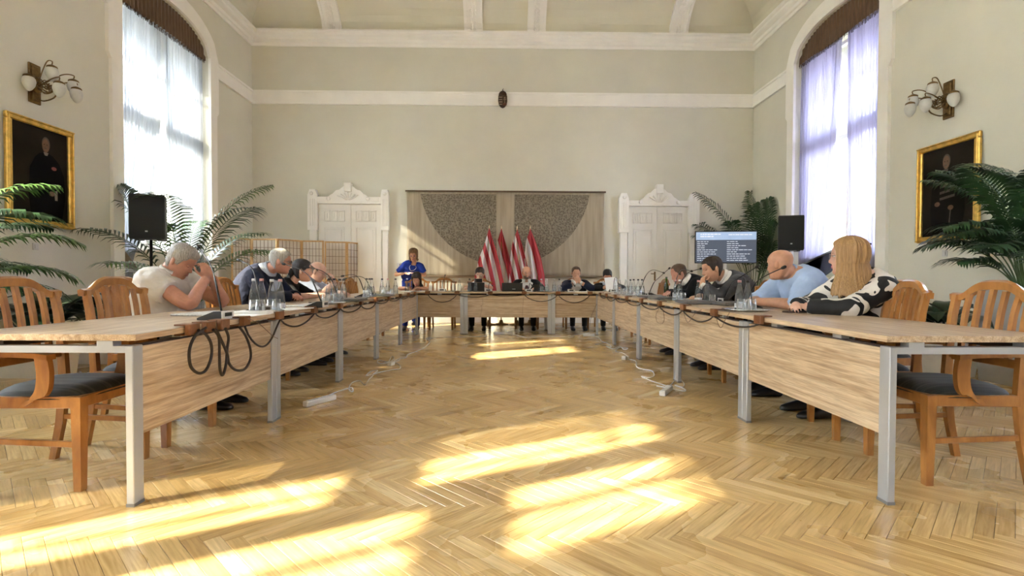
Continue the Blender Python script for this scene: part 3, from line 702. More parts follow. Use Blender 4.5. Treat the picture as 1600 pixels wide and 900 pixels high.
# ================================================================ CHAIRS
def seat_fabric():
    m, nt, b = nodes_of('green_striped_fabric'); L = nt.links.new
    tc = N(nt, 'ShaderNodeTexCoord'); mp = N(nt, 'ShaderNodeMapping'); mp.inputs['Scale'].default_value = (70, 1.5, 1); L(tc.outputs['Object'], mp.inputs[0])
    nz = N(nt, 'ShaderNodeTexNoise', i_Scale=1.0, i_Detail=2.0); L(mp.outputs[0], nz.inputs['Vector'])
    r = ramp(nt, [(0.40, (0.010, 0.012, 0.011)), (0.55, (0.020, 0.024, 0.021)), (0.70, (0.060, 0.062, 0.054))]); L(nz.outputs['Fac'], r.inputs[0]); L(r.outputs[0], b.inputs['Base Color'])
    b.inputs['Roughness'].default_value = .8; b.inputs['Sheen Weight'].default_value = .15; return m
SEATF = seat_fabric()
def make_chair():
    r = empty('armchair')
    s_ = MB(); W, Dp = .225, .235
    def cush(u, v):
        a = 2 * pi * u; k = v
        sx = abs(cos(a)) ** .45 * (1 if cos(a) >= 0 else -1); sy = abs(sin(a)) ** .45 * (1 if sin(a) >= 0 else -1)
        h = .485 - .045 * max(0, (k - .55) / .45) ** 2.2
        return (sx * W * k * (1 + .04 * sy), sy * Dp * k, h if k < .999 else .43)
    s_.grid(cush, 40, 12, close_u=True); s_.build('seat_cushion', SEATF, r)
    f = MB()
    for sx in (-1, 1): f.box((sx * .21, 0, .415), (.028, .42, .055), bev=.004)
    f.box((0, .215, .415), (.42, .03, .055), bev=.004); f.box((0, -.205, .415), (.40, .03, .055), bev=.004); f.build('seat_frame', CHAIRW, r)
    for sx in (-1, 1):
        l = MB(); l.loft([[(sx * .205 + dx * w_, .215 + dy * w_, z) for dx, dy in ((-1, -1), (1, -1), (1, 1), (-1, 1))] for z, w_ in ((0, .017), (.2, .020), (.44, .023))], smooth=False); l.build('leg', CHAIRW, r)
        l = MB(); path = [(0, -.275, .034), (.2, -.235, .04), (.42, -.212, .044), (.62, -.222, .04), (.8, -.243, .036), (.915, -.265, .034)]
        l.loft([[(sx * .207 + dx * .014, y + dy * d_ / 2, z) for dx, dy in ((-1, -1), (1, -1), (1, 1), (-1, 1))] for z, y, d_ in path], smooth=False); l.build('leg', CHAIRW, r)
        a = MB(); arm = [(sx * .225, -.225, .640), (sx * .245, -.10, .645), (sx * .25, .05, .641), (sx * .245, .125, .630)]
        P = catmull(arm, 5); a.loft([[p + Vector((dx * .024, 0, dz * .012)) for dx, dz in ((-1, -1), (1, -1), (1, 1), (-1, 1))] for p in P], smooth=False)
        sup = catmull([(sx * .243, .085, .630), (sx * .238, .09, .55), (sx * .234, .075, .47), (sx * .232, .03, .425), (sx * .23, -.02, .41)], 5)
        a.loft([[p + Vector((dx * .013, dy * (.030 if i < 14 else .018), (.016 * dy if i > 12 else 0))) for dx, dy in ((-1, -1), (1, -1), (1, 1), (-1, 1))] for i, p in enumerate(sup)], smooth=False)
        a.build('armrest', CHAIRW, r)
        t = MB(); t.bar((sx * .206, -.24, .235), (sx * .205, .215, .215), .018, .028, bev=.003); t.build('stretcher', CHAIRW, r)
    c = MB(); rg = []
    for i in range(25):
        x = -.238 + .476 * i / 24; k = max(0, 1 - (x / .185) ** 2); z = .905 + .068 * sstep(0, 1, k) ; y = -.268 - .022 * (1 - (x / .238) ** 2)
        h = .021 + .005 * k
        rg.append([(x, y - .017, z - h), (x, y + .017, z - h), (x, y + .020, z + h * .6), (x, y, z + h), (x, y - .020, z + h * .6)])
    c.loft(rg, smooth=False); c.build('crest_rail', CHAIRW, r)
    lr = MB(); lr.box((0, -.226, .585), (.40, .022, .045), bev=.004); lr.build('lower_rail', CHAIRW, r)
    for k in range(5):
        x = -.134 + .067 * k; sl_ = MB(); top = .893 + .055 * max(0, 1 - (x / .185) ** 2)
        P = [(x, -.226, .59), (x, -.235, .70), (x, -.250, .82), (x * 1.02, -.275, top)]
        sl_.loft([[Vector(p) + Vector((dx * .012, dy * .010, 0)) for dx, dy in ((-1, -1), (1, -1), (1, 1), (-1, 1))] for p in catmull(P, 4)], smooth=False); sl_.build('slat', CHAIRW, r)
    return r
CH0 = make_chair(); CH0K = list(CH0.children); ch_used = False
def chair(x, y, face, label, grp='wooden armchairs at the tables'):
    """face: heading the sitter looks, degrees from +x"""
    global ch_used
    if not ch_used: r = CH0; ch_used = True
    else:
        r = CH0.copy(); COL.objects.link(r)
        for k in CH0K:
            c = k.copy(); COL.objects.link(c); c.parent = r
    r.location = (x, y, 0); r.rotation_euler = (0, 0, radians(face - 90)); r.scale = (1.05, 1, 1); return tag(r, label, 'chair', grp)
chair(-2.19, 2.66, 0, 'empty wooden armchair at the near end of the left row')
chair(-2.18, 3.30, -4, 'empty wooden armchair between the nearest left chair and the white shirt man')
chair(-2.62, 4.02, 0, 'wooden armchair the man in the white shirt sits on')
chair(-2.29, 4.83, 4, 'empty wooden armchair between the white shirt man and the navy jacket man')
chair(-2.66, 5.36, 0, 'wooden armchair the man in the navy jacket sits on')
chair(-2.62, 5.98, 0, 'wooden armchair the woman in the black blouse sits on')
chair(-2.60, 6.60, 0, 'wooden armchair the man in the dark vest sits on')
chair(-2.42, 8.12, -14, 'empty wooden armchair before the middle of the folding screen')
chair(-2.30, 8.72, -5, 'empty wooden armchair at the far end of the left row')
chair(2.285, 2.70, 178, 'empty wooden armchair at the near end of the right row')
chair(2.32, 3.36, 168, 'empty wooden armchair right behind the woman in the print blouse')
chair(2.72, 3.87, 182, 'wooden armchair the woman in the print blouse sits on')
chair(2.70, 4.52, 180, 'wooden armchair the man in the light blue shirt sits on')
chair(2.34, 5.16, 176, 'empty wooden armchair between the light blue shirt man and the grey suit man')
chair(2.72, 5.77, 180, 'wooden armchair the man in the grey suit sits on')
chair(2.70, 6.88, 180, 'wooden armchair the man in the black suit sits on')
chair(2.42, 7.95, 172, 'empty wooden armchair behind the green bottle')
chair(2.38, 8.60, 180, 'empty wooden armchair at the far end of the right row')
chair(-1.76, 10.32, 270, 'wooden armchair the seated woman in blue sits on')
chair(-1.20, 10.14, 270, 'empty wooden armchair at the head table beside the seated woman in blue')
chair(-.50, 10.34, 270, 'wooden armchair the woman in cream sits on')
chair(.44, 10.36, 270, 'wooden armchair the man with the tie sits on')
chair(1.42, 10.36, 270, 'wooden armchair the man with clasped hands sits on')
chair(2.05, 10.38, 265, 'wooden armchair the man reading papers sits on')

# ================================================================ MICROPHONES
def microphone(base, tip, face, label, arch=.5, lit=True):
    """delegate unit on the table with a gooseneck; base & tip in world space; face = heading (deg) the front plate looks"""
    base = Vector(base); r = empty('gooseneck_microphone', base, radians(face - 90), label, 'microphone', 'gooseneck microphones')
    Rm = Matrix.Rotation(-radians(face - 90), 3, 'Z')
    b = MB(); b.prism([(-.065, .062, 0), (-.065, -.075, 0), (-.065, -.075, .012), (-.065, .02, .05), (-.065, .062, .05)], (0, 0, 0), (.13, 0, 0)); b.build('base', DARKPL, r)
    p = MB(); p.box((0, .066, .027), (.13, .007, .05), bev=.002); pl = p.build('front_plate', mat('pale_plate', (.62, .61, .58), .4), r)
    g = MB(); g.box((0, .071, .03), (.075, .004, .022), bev=.001)
    for k in range(6): g.box((-.027 + k * .011, .0735, .03), (.006, .002, .008))
    g.build('badge', [DARKPL], pl)
    t = Rm @ (Vector(tip) - base); s0 = Vector((0, .03, .048))
    mid = s0.lerp(t, .62) + Vector((0, 0, arch * .16)) + Vector((0, .02, 0)) ; m1 = s0.lerp(t, .25) + Vector((0, 0, .05 + arch * .12))
    P = catmull([s0, m1, mid, t], 6); n = MB(); n.tube(P, [.006 if i < 7 else .0038 for i in range(len(P))], 7); n.build('gooseneck', DARKPL, r)
    d = (P[-1] - P[-3]).normalized(); h = MB(); h.tube([t - d * .012, t, t + d * .012, t + d * .035, t + d * .043], [.005, .0105, .0125, .0115, .005], 10); h.build('microphone_head', DARKPL, r)
    return r
ZT = .751
def TB(px, py): return onz(px, py, ZT)
microphone(TB(338, 499), onx(311, 388, -1.98), 0, 'gooseneck microphone in front of the man in the white shirt', .25)
microphone(onz(402, 489, ZT), onx(374, 407, -2.00), 0, 'gooseneck microphone behind the bottles before the navy jacket man', .5)
microphone(TB(496, 480), onx(445, 413, -1.98), 0, 'gooseneck microphone reaching to the face of the navy jacket man', .45)
microphone(TB(524, 471), onx(482, 418, -1.99), 0, 'gooseneck microphone reaching past the woman in the black blouse', .5)
microphone(TB(566, 465), onx(537, 431, -2.0), 0, 'gooseneck microphone before the folding screen, higher of two', .6)
microphone(TB(578, 463.5), onx(541, 435, -1.95), 0, 'gooseneck microphone before the folding screen, lower of two', .6)
microphone((ony(692, 455, 9.45).x, 9.34, ZT), (ony(695, 432, 9.6).x, 9.62, ony(695, 431, 9.6).z), 270, 'gooseneck microphone standing upright before the empty head table chair', .1)
microphone(TB(1172, 482), onx(1222, 419, 2.05), 180, 'gooseneck microphone reaching to the man in the light blue shirt', .3)
microphone(TB(1136, 474), onx(1181, 418, 2.08), 180, 'gooseneck microphone before the chair by the light blue shirt man', .2)
microphone(TB(1062, 466), onx(1094, 420, 2.02), 180, 'gooseneck microphone before the face of the grey suit man', .5)
microphone(TB(1055, 464), onx(1080, 423.5, 2.04), 180, 'gooseneck microphone right behind the black suit man', .8)
microphone(TB(1018, 463), onx(1045, 420, 1.98), 180, 'gooseneck microphone before the face of the black suit man', .1)
microphone(TB(1003, 461), onx(1036, 426, 2.10), 180, 'gooseneck microphone left of the black suit man', .9)
microphone((ony(957, 459, 9.4).x, 9.36, ZT), (ony(966, 444, 9.6).x, 9.62, ony(966, 445, 9.6).z), 270, 'gooseneck microphone before the man reading papers', 1.0)
for px, lab in ((826, 'before the man with the tie'), (892, 'before the man with clasped hands'), (763, 'before the woman in cream')):
    microphone((ony(px, 459, 9.3).x, 9.30, ZT), (ony(px + 6, 452, 9.5).x, 9.52, .86), 270, 'low gooseneck microphone ' + lab, .3)

# ================================================================ BOTTLES, GLASSES, TRAYS
CAPP = mat('pink_cap', (.62, .36, .38), .4); CAPB = mat('dark_cap', (.02, .022, .028), .4); CAPW = mat('clear_cap', (.7, .72, .74), .35)
GREENG = thin_glass('green_glass', (.30, .55, .06), .35); BLUEG = mat('blue_label', (.05, .12, .3), .5)
WATER = thin_glass('bottled_water', (.93, .95, .96), .2)
BOTS = {}
def bottle(p, cap, label, h=.232, lab=None, green=False, grp='water bottles'):
    key = (cap, lab, green)
    if key not in BOTS:
        b = MB(); b.lathe([(.001, 0), (.033, 0), (.0365, .006), (.0365, .05), (.034, .10), (.028, .15), (.0185, .20), (.0135, .222), (.0135, .236), (.0145, .24), (.0145, .247)], n=20, cap=False)
        if green:
            b = MB(); b.lathe([(.001, 0), (.030, 0), (.033, .006), (.033, .13), (.028, .155), (.015, .19), (.013, .225), (.0145, .23), (.0145, .245)], n=20, cap=False)
        c = MB(); c.lathe([(.0155, .240), (.0155, .258), (.013, .262), (.001, .262)], n=16)
        l = MB()
        if lab: l.lathe([(.0372, .012), (.0372, .052)], n=20, cap=False) if not green else l.lathe([(.0337, .04), (.0337, .10)], n=20, cap=False)
        w_ = MB(); w_.lathe([(.001, .004), (.031, .004), (.034, .01), (.034, .05), (.0315, .10), (.026, .145), (.001, .146)], n=16)
        BOTS[key] = (b.mesh('bottle_glass', GREENG if green else GLASS), c.mesh('cap', cap), l.mesh('paper_label', lab) if lab else None, w_.mesh('water', WATER) if not green else None)
    g, c, l, w_ = BOTS[key]; r = empty('water_bottle', p, random.uniform(0, 6), label, 'bottle', grp)
    r.scale = (1, 1, h / .262)
    for nm, me in (('bottle_glass', g), ('cap', c), ('paper_label', l), ('water', w_)):
        if me: o = bpy.data.objects.new(nm, me); COL.objects.link(o); o.parent = r
    return r
TUM = None
def tumbler(p, label, grp='drinking glasses', up=True):
    global TUM
    if TUM is None:
        b = MB(); b.lathe([(.001, .008), (.027, .008), (.033, .088), (.0345, .090), (.0345, .088), (.0285, .0), (.001, 0)], n=20, cap=False); TUM = b.mesh('drinking_glass', thin_glass('tumbler_glass', (.965, .98, .99), .17, .6, .10))
    o = bpy.data.objects.new('drinking_glass', TUM); COL.objects.link(o); o.location = p
    if not up: o.rotation_euler = (pi, 0, 0); o.location.z += .091
    return tag(o, label, 'glass', grp)
TRAYM = mat('steel_tray', (.55, .55, .56), .22, .9)
def tray(p, r_, label):
    b = MB(); b.lathe([(.001, .003), (r_ * .92, .003), (r_, .014), (r_ + .006, .015), (r_ + .004, .010), (r_ * .93, 0), (.001, 0)], n=32); o = b.build('serving_tray', TRAYM); o.location = p; return tag(o, label, 'tray', 'serving trays')
PK, DKc, CL = (CAPP, 'pink'), (CAPB, 'dark'), (CAPW, 'clear')
LBL = mat('pale_label', (.72, .70, .70), .6, var=.3, vscale=40)
def bset(where, bots, gls, tr=None):
    """bots: (px, py, cap) base points on the table; gls: glasses; tr: tray centre"""
    z = 0
    if tr: tray(TB(*tr), .17, 'round steel tray with bottles and glasses ' + where); z = .005
    for i, (px, py, (cp, nm)) in enumerate(bots):
        bottle(TB(px, py) + Vector((0, 0, z)), cp, '%s capped clear water bottle %s%s' % (nm, where, ', ' + ('leftmost', 'second', 'third', 'fourth')[i] if len(bots) > 1 else ''), lab=LBL if cp is CAPP else None)
    for i, (px, py) in enumerate(gls):
        tumbler(TB(px, py) + Vector((0, 0, z)), 'clear drinking glass %s%s' % (where, ', ' + ('leftmost', 'second', 'third', 'fourth')[i] if len(gls) > 1 else ''), up=False)
bset('before the navy jacket man', [(397, 486.5, CL), (409, 485.5, PK)], [(397, 490.5), (407, 490)], (402, 488.5))
bset('left of the woman in the black blouse', [(425, 484.5, CL), (438, 483, PK)], [(424, 487.5), (432, 487)], None)
bset('before the man in the dark vest', [(514, 472.5, DKc), (522, 472, DKc)], [(508, 475.5), (516, 475.5)], (513, 474.2))
bset('before the folding screen', [(531, 470.5, DKc), (537, 470, DKc)], [(526, 473), (532, 472.8)], None)
bset('at the far part of the left row', [(573, 464.2, DKc), (577.5, 464.4, DKc), (581, 463.6, DKc)], [(571, 466), (576, 465.8)], (576, 464.8))
bset('near the far end of the left row', [(597, 461.2, DKc), (606, 460.5, PK)], [(600, 462)], None)
bset('at the last table of the left row', [(618, 459.6, DKc)], [(613, 460.6)], None)
bset('before the light blue shirt man', [(1155, 483.5, PK), (1168, 483.5, DKc)], [(1158, 487), (1167, 487.2), (1175, 486.5)], (1165, 485.4))
bset('before the grey suit man', [(1091, 471.8, PK), (1104, 472.2, DKc)], [(1113, 474.5)], None)
bset('before the black suit man', [(1056, 468.6, PK), (1062, 469.2, CL)], [(1055, 471), (1061, 471.4), (1067, 471.2)], (1060, 469.8))
bset('at the far part of the right row', [(990, 461.0, DKc), (997, 461.6, DKc), (1003, 462.0, DKc)], [(993, 463), (999, 463.4)], (997, 462.2))
bset('near the far end of the right row', [(978, 459.8, CL), (985, 460.4, DKc)], [(976, 461.2), (982, 461.6)], None)
bset('in the corner by the man reading papers', [(963, 458.6, CL), (968, 458.9, CL)], [(972, 460.2)], None)
bottle(TB(1041, 463.5), CAPB, 'green glass bottle standing before the black suit man', lab=None, green=True, h=.27)
for px, caps, where in ((713, [CL, CL], 'on the head table by the empty chair'), (738, [DKc, DKc], 'on the head table before the closed corner of the laptop'), (850, [CL, CL], 'on the head table right of the man with the tie'), (870, [CL, DKc], 'on the head table left of the man with clasped hands'), (636, [CL], 'on the head table before the seated woman in blue')):
    c = ony(px, 459, 9.36); c.z = ZT
    for i, (cp, nm) in enumerate(caps):
        bottle(c + Vector(((i - .5 * (len(caps) - 1)) * .10, .05 * i, 0)), cp, '%s capped bottle %s%s' % (nm, where, (', left one', ', right one')[i] if len(caps) > 1 else ''))
    if px in (850, 870):
        tray(c + Vector((0, -.03, 0)), .14, 'white edged tray ' + where)
        for i in range(2): tumbler(c + Vector(((i - .5) * .09, -.10, .005)), 'drinking glass %s%s' % (where, (', left one', ', right one')[i]), up=False)
# ---------------------------------------------------------------- papers, folders, laptops, plates
def sheet(px, py, wd, dp, rz, th, m, name, label, cat, grp=None, z=ZT, rim=None):
    c = onz(px, py, z); b = MB(); b.box((0, 0, th / 2), (wd, dp, th), bev=min(.004, th * .3)); o = b.build(name, m); o.location = c; o.rotation_euler = (0, 0, radians(rz)); return tag(o, label, cat, grp)
NEWS = mat('newsprint', (.50, .48, .45), .8, var=.25, vscale=60)
sheet(328, 491, .36, .27, 78, .012, NEWS, 'newspaper', 'folded newspaper under the microphone before the white shirt man', 'newspaper')
sheet(375, 492.5, .21, .30, 86, .004, PAPER, 'paper_sheet', 'white sheets behind the first microphone on the left row', 'paper')
sheet(398, 490.5, .17, .22, 95, .022, mat('open_notebook', (.70, .69, .66), .7), 'notebook', 'pale notebook before the bottles of the navy jacket man', 'notebook')
sheet(455, 483, .30, .21, 80, .005, PAPER, 'paper_sheet', 'white sheets before the woman in the black blouse', 'paper')
sheet(478, 478, .30, .22, 70, .010, NEWS, 'newspaper', 'open newspaper before the woman in the black blouse', 'newspaper')
sheet(484, 476.5, .14, .07, 60, .012, WHITEPL, 'glasses_case', 'small pale case before the hands of the woman in the black blouse', 'case')
GREYL = mat('grey_laptop', (.135, .13, .125), .45, var=.1)
def laptop_flat(px, py, wd, dp, rz, label):
    c = TB(px, py); r = empty('closed_laptop', c, radians(rz), label, 'laptop', 'closed grey laptops')
    b = MB(); b.box((0, 0, .012), (wd, dp, .016), bev=.004); b.build('base', GREYL, r)
    b = MB(); b.box((0, 0, .026), (wd, dp, .010), bev=.004); b.build('lid', GREYL, r)
    for sx in (-1, 1):
        for sy in (-1, 1): b = MB(); b.box((sx * (wd / 2 - .03), sy * (dp / 2 - .03), .002), (.02, .02, .004)); b.build('rubber_foot', DARKPL, r)
laptop_flat(1141, 476.8, .36, .26, 92, 'closed grey laptop beside the tray before the light blue shirt man')
laptop_flat(1085, 474.2, .40, .27, 88, 'closed grey laptop before the grey suit man')
laptop_flat(1037, 467.9, .40, .27, 90, 'closed grey laptop before the black suit man')
laptop_flat(1017, 465.2, .36, .26, 90, 'closed grey laptop left of the green bottle')
laptop_flat(548, 471.0, .36, .26, 90, 'closed grey laptop at the far part of the left row')
laptop_flat(597, 463.2, .36, .26, 90, 'closed grey laptop near the far end of the left row')
# acrylic name-plate holders on the aisle edge
ACRY = thin_glass('clear_acrylic', (.98, .985, .99), .12, .12)
def holder(px, A, B, label):
    p = edge_pt(A + ZE, B + ZE, px); sgn = -1 if p.x < 0 else 1; r = empty('name_plate_holder', (p.x + sgn * .035, p.y, ZT), 0, label, 'name plate', 'acrylic name plate holders')
    b = MB(); b.box((0, 0, .055), (.004, .19, .11), bev=.001); b.build('acrylic_panel', ACRY, r)
    b = MB(); b.box((sgn * .03, 0, .002), (.06, .19, .004)); b.build('acrylic_foot', ACRY, r)
for px, lab in ((1010, 'at the third table of the right row'), (1128, 'beside the closed laptop of the light blue shirt man'), (1079, 'before the grey suit man'), (1038, 'before the green bottle')):
    holder(px, RA, RB, 'clear acrylic name plate holder ' + lab)
for px, lab in ((424, 'by the bottles of the navy jacket man'), (495, 'before the woman in the black blouse'), (531, 'before the man in the dark vest')): holder(px, LA, LB_, 'clear acrylic name plate holder ' + lab)
# open laptops and screens on the head table (seen from behind)
def screen_back(px0, px1, py0, y, label, badge=False):
    x0, x1 = ony(px0, 459, y).x, ony(px1, 459, y).x; zt = ony(px0, py0, y).z
    r = empty('open_laptop', ((x0 + x1) / 2, y, ZT), 0, label, 'laptop'); wd = x1 - x0; h = zt - ZT
    b = MB(); b.box((0, 0, h / 2 + .008), (wd, .012, h - .012), Matrix.Rotation(radians(5), 3, 'X'), bev=.004); l = b.build('screen_lid', DARKPL, r)
    b = MB(); b.box((0, .12, .010), (wd, .23, .018), bev=.004); k = b.build('keyboard_base', DARKPL, r)
    b = MB(); b.box((0, .11, .0205), (wd * .86, .12, .003)); b.build('keys', GREYPL, k)
    if badge: b = MB(); b.box((wd * .08, -.006, .045), (.06, .002, .006)); b.build('badge', WHITEPL, l)
screen_back(731, 757, 441.5, 9.46, 'black laptop before the woman in cream')
screen_back(784, 816.5, 442, 9.44, 'wide black laptop before the man with the tie', True)
screen_back(834, 843.5, 445, 9.42, 'small black tablet beside the man with the tie')
for px, w_, d_, lab in ((660, .30, .21, 'before the seated woman in blue'), (640, .30, .21, 'at the left end of the head table'), (862, .21, .15, 'right of the man with the tie'), (908, .34, .22, 'before the man with clasped hands')):
    c = ony(px, 459, 9.42); b = MB(); b.box((0, 0, .003), (w_, d_, .006)); o = b.build('paper_sheet', PAPER); o.location = (c.x, 9.40, ZT); tag(o, 'white papers on the head table ' + lab, 'paper', 'papers on the head table')
# ================================================================ OUTSIDE: facades across the streets
def facade(X, sg, y0, y1, z0, z1, m, label, rows, cols):
    r = empty('townhouse', (X, (y0 + y1) / 2, z0), 0, label, 'building', 'houses across the street'); h = z1 - z0; L = y1 - y0
    b = MB(); b.box((sg * 1.0, 0, h / 2), (2.0, L, h)); b.build('facade_wall', m, r)
    b = MB(); b.box((-sg * .1, 0, h - .2), (.5, L, .4)); b.build('eaves', W_TRIM, r)
    for i in range(cols):
        for j in range(rows):
            yy = -L / 2 + L * (i + .5) / cols; zz = h * (j + .5) / rows
            f = MB(); f.box((-sg * .03, yy, zz), (.14, 1.3, 2.1)); fo = f.build('window_frame', W_TRIM, r)
            f = MB(); f.box((-sg * .07, yy, zz), (.12, 1.05, 1.85)); f.build('pane', mat('dark_window', (.16, .19, .23), .15), fo)
facade(-24, -1, -16, 36, -4.5, 9.5, mat('facade_cream', (.52, .48, .40), .9, var=.08, vscale=.5), 'pale townhouse across the street beyond the left windows', 4, 13)
facade(21, 1, -16, 36, -4.5, 8.0, mat('facade_rose', (.27, .24, .25), .9, var=.08, vscale=.5), 'rose townhouse across the street beyond the right windows', 4, 13)
b = MB(); b.box((0, 8, -4.55), (90, 90, .1)); struct(b.build('ground', mat('street_paving', (.30, .29, .27), .9)), 'street paving outside the hall')

# ================================================================ END WALL: tapestry, crest, flags
def tapestry_mat():
    m, nt, b = nodes_of('woven_tapestry'); L = nt.links.new
    tc = N(nt, 'ShaderNodeTexCoord'); sp = N(nt, 'ShaderNodeSeparateXYZ'); L(tc.outputs['Object'], sp.inputs[0])
    def math(op, a, c=None):
        n = N(nt, 'ShaderNodeMath', operation=op)
        for i, v in enumerate((a, c)):
            if v is None: continue
            if isinstance(v, (int, float)): n.inputs[i].default_value = v
            else: L(v, n.inputs[i])
        return n.outputs[0]
    x, z = sp.outputs[0], sp.outputs[2]
    zc = math('SUBTRACT', z, TAP_C); d = math('SQRT', math('ADD', math('MULTIPLY', x, x), math('MULTIPLY', zc, zc)))
    disc = math('LESS_THAN', d, TAP_R); band_ = math('GREATER_THAN', math('ABSOLUTE', math('ADD', x, -.005)), .2); mask = math('MULTIPLY', disc, band_)
    mask = math('MULTIPLY', mask, math('LESS_THAN', z, TAP_T))
    vo = N(nt, 'ShaderNodeTexVoronoi', i_Scale=26.0); L(tc.outputs['Object'], vo.inputs['Vector'])
    r = ramp(nt, [(.0, (.075, .062, .045)), (.35, (.15, .125, .09)), (.6, (.27, .235, .175)), (1., (.34, .30, .23))]); 
    nz = N(nt, 'ShaderNodeTexNoise', i_Scale=38.0, i_Detail=3.0); L(tc.outputs['Object'], nz.inputs['Vector'])
    L(math('ADD', math('MULTIPLY', vo.outputs['Distance'], .55), math('MULTIPLY', nz.outputs['Fac'], .45)), r.inputs[0])
    mp = N(nt, 'ShaderNodeMapping'); mp.inputs['Scale'].default_value = (9, 1, .7); L(tc.outputs['Object'], mp.inputs[0])
    n2 = N(nt, 'ShaderNodeTexNoise', i_Scale=1.5, i_Detail=4.0); L(mp.outputs[0], n2.inputs['Vector'])
    r2 = ramp(nt, [(.3, (.34, .285, .205)), (.7, (.47, .40, .30))]); L(n2.outputs['Fac'], r2.inputs[0])
    mx = N(nt, 'ShaderNodeMix', data_type='RGBA'); L(mask, mx.inputs[0]); L(r2.outputs[0], mx.inputs[6]); L(r.outputs[0], mx.inputs[7]); L(mx.outputs[2], b.inputs['Base Color'])
    b.inputs['Roughness'].default_value = .95
    bp = N(nt, 'ShaderNodeBump', i_Strength=.5, i_Distance=.02); L(vo.outputs['Distance'], bp.inputs['Height']); L(math('MULTIPLY', mask, .5), bp.inputs['Strength']); L(bp.outputs[0], b.inputs['Normal'])
    return m
p0 = ony(636, 299.5, YB - .06); p1 = ony(944, 301, YB - .06); pb = ony(790, 433.5, YB - .06); pc = ony(789.5, 281, YB - .06)
TX = pc.x; TAP_C = pc.z; TAP_R = ony(657, 303, YB - .06); TAP_R = sqrt((TAP_R.x - TX) ** 2 + (TAP_R.z - TAP_C) ** 2); TAP_T = p0.z - .05
r = empty('wall_tapestry', (TX, YB - .06, 0), 0, 'beige woven tapestry with a dark mottled half disc behind the flags', 'tapestry')
b = MB(); xa, xb = p0.x - TX, p1.x - TX
def tapf(u, v):
    sag = .02 * sin(pi * u) ; x = lerp(xa, xb, u); z = lerp(p0.z, pb.z, v)
    return (x + .02 * v * sin(5 * v) * (1 if u < .5 else -1) * abs(2 * u - 1) ** 4, -.012 - .018 * sin(26 * u + 2 * sin(7 * u)) * (.25 + .75 * v), z + .012 * sin(17 * u) * v)
b.grid(tapf, 90, 16); o = b.build('cloth', tapestry_mat(), r, fix=False); sm = o.modifiers.new('thick', 'SOLIDIFY'); sm.thickness = .008
b = MB(); b.tube([(xa - .03, -.03, p0.z + .012), (xb + .03, -.03, p0.z + .012)], .018, 10); b.build('hanging_rod', mat('brown_rod', (.14, .09, .05), .6), r)
b = MB(); b.box(((xa + xb) / 2, -.035, pb.z + .03), (xb - xa - .02, .02, .035)); b.build('hem', mat('hem_cloth', (.24, .18, .12), .9), r)
# carved crest on the band
cp = ony(785.5, 155, YB - .08); r = empty('carved_crest', (cp.x, YB - .062, cp.z), 0, 'small dark carved wooden coat of arms on the white band', 'coat of arms')
DKW = mat('dark_carved_wood', (.035, .016, .010), .5, var=.3, vscale=30); RDW = mat('red_brown_wood', (.11, .03, .018), .5); PLW = mat('pale_carving', (.30, .22, .17), .5)
b = MB(); sh = [(-.095, 0, .07), (.095, 0, .07), (.1, 0, -.04), (.085, 0, -.12), (.045, 0, -.175), (0, 0, -.195), (-.045, 0, -.175), (-.085, 0, -.12), (-.1, 0, -.04)]
b.prism(sh, (0, 0, 0), (0, -.045, 0)); b.build('shield', DKW, r)
for k in range(4):
    b = MB(); b.box((-.045, -.048, .035 - k * .052), (.075 - .012 * (k == 3), .012, .02), bev=.003); b.build('pale_bar', PLW, r)
b = MB(); b.box((.045, -.05, -.03), (.012, .014, .14)); b.box((.045, -.05, .02), (.045, .014, .012)); b.box((.045, -.05, -.015), (.065, .014, .012)); b.build('double_cross', PLW, r)
b = MB()
for k in range(3): b.ball((.02 + .025 * k, -.045, -.12 + .012 * (k == 1)), (.02, .014, .025), 8)
b.build('triple_mound', RDW, r)
b = MB(); b.lathe([(.085, .075), (.09, .095), (.085, .12), (.065, .155), (.03, .178), (.005, .185)], (0, -.02, 0), 16, Matrix.Diagonal((1, .45, 1))); b.ball((0, -.02, .198), (.012, .01, .016), 8); b.bar((0, -.02, .2), (.012, -.02, .235), .008, .008); b.build('crown', DKW, r)
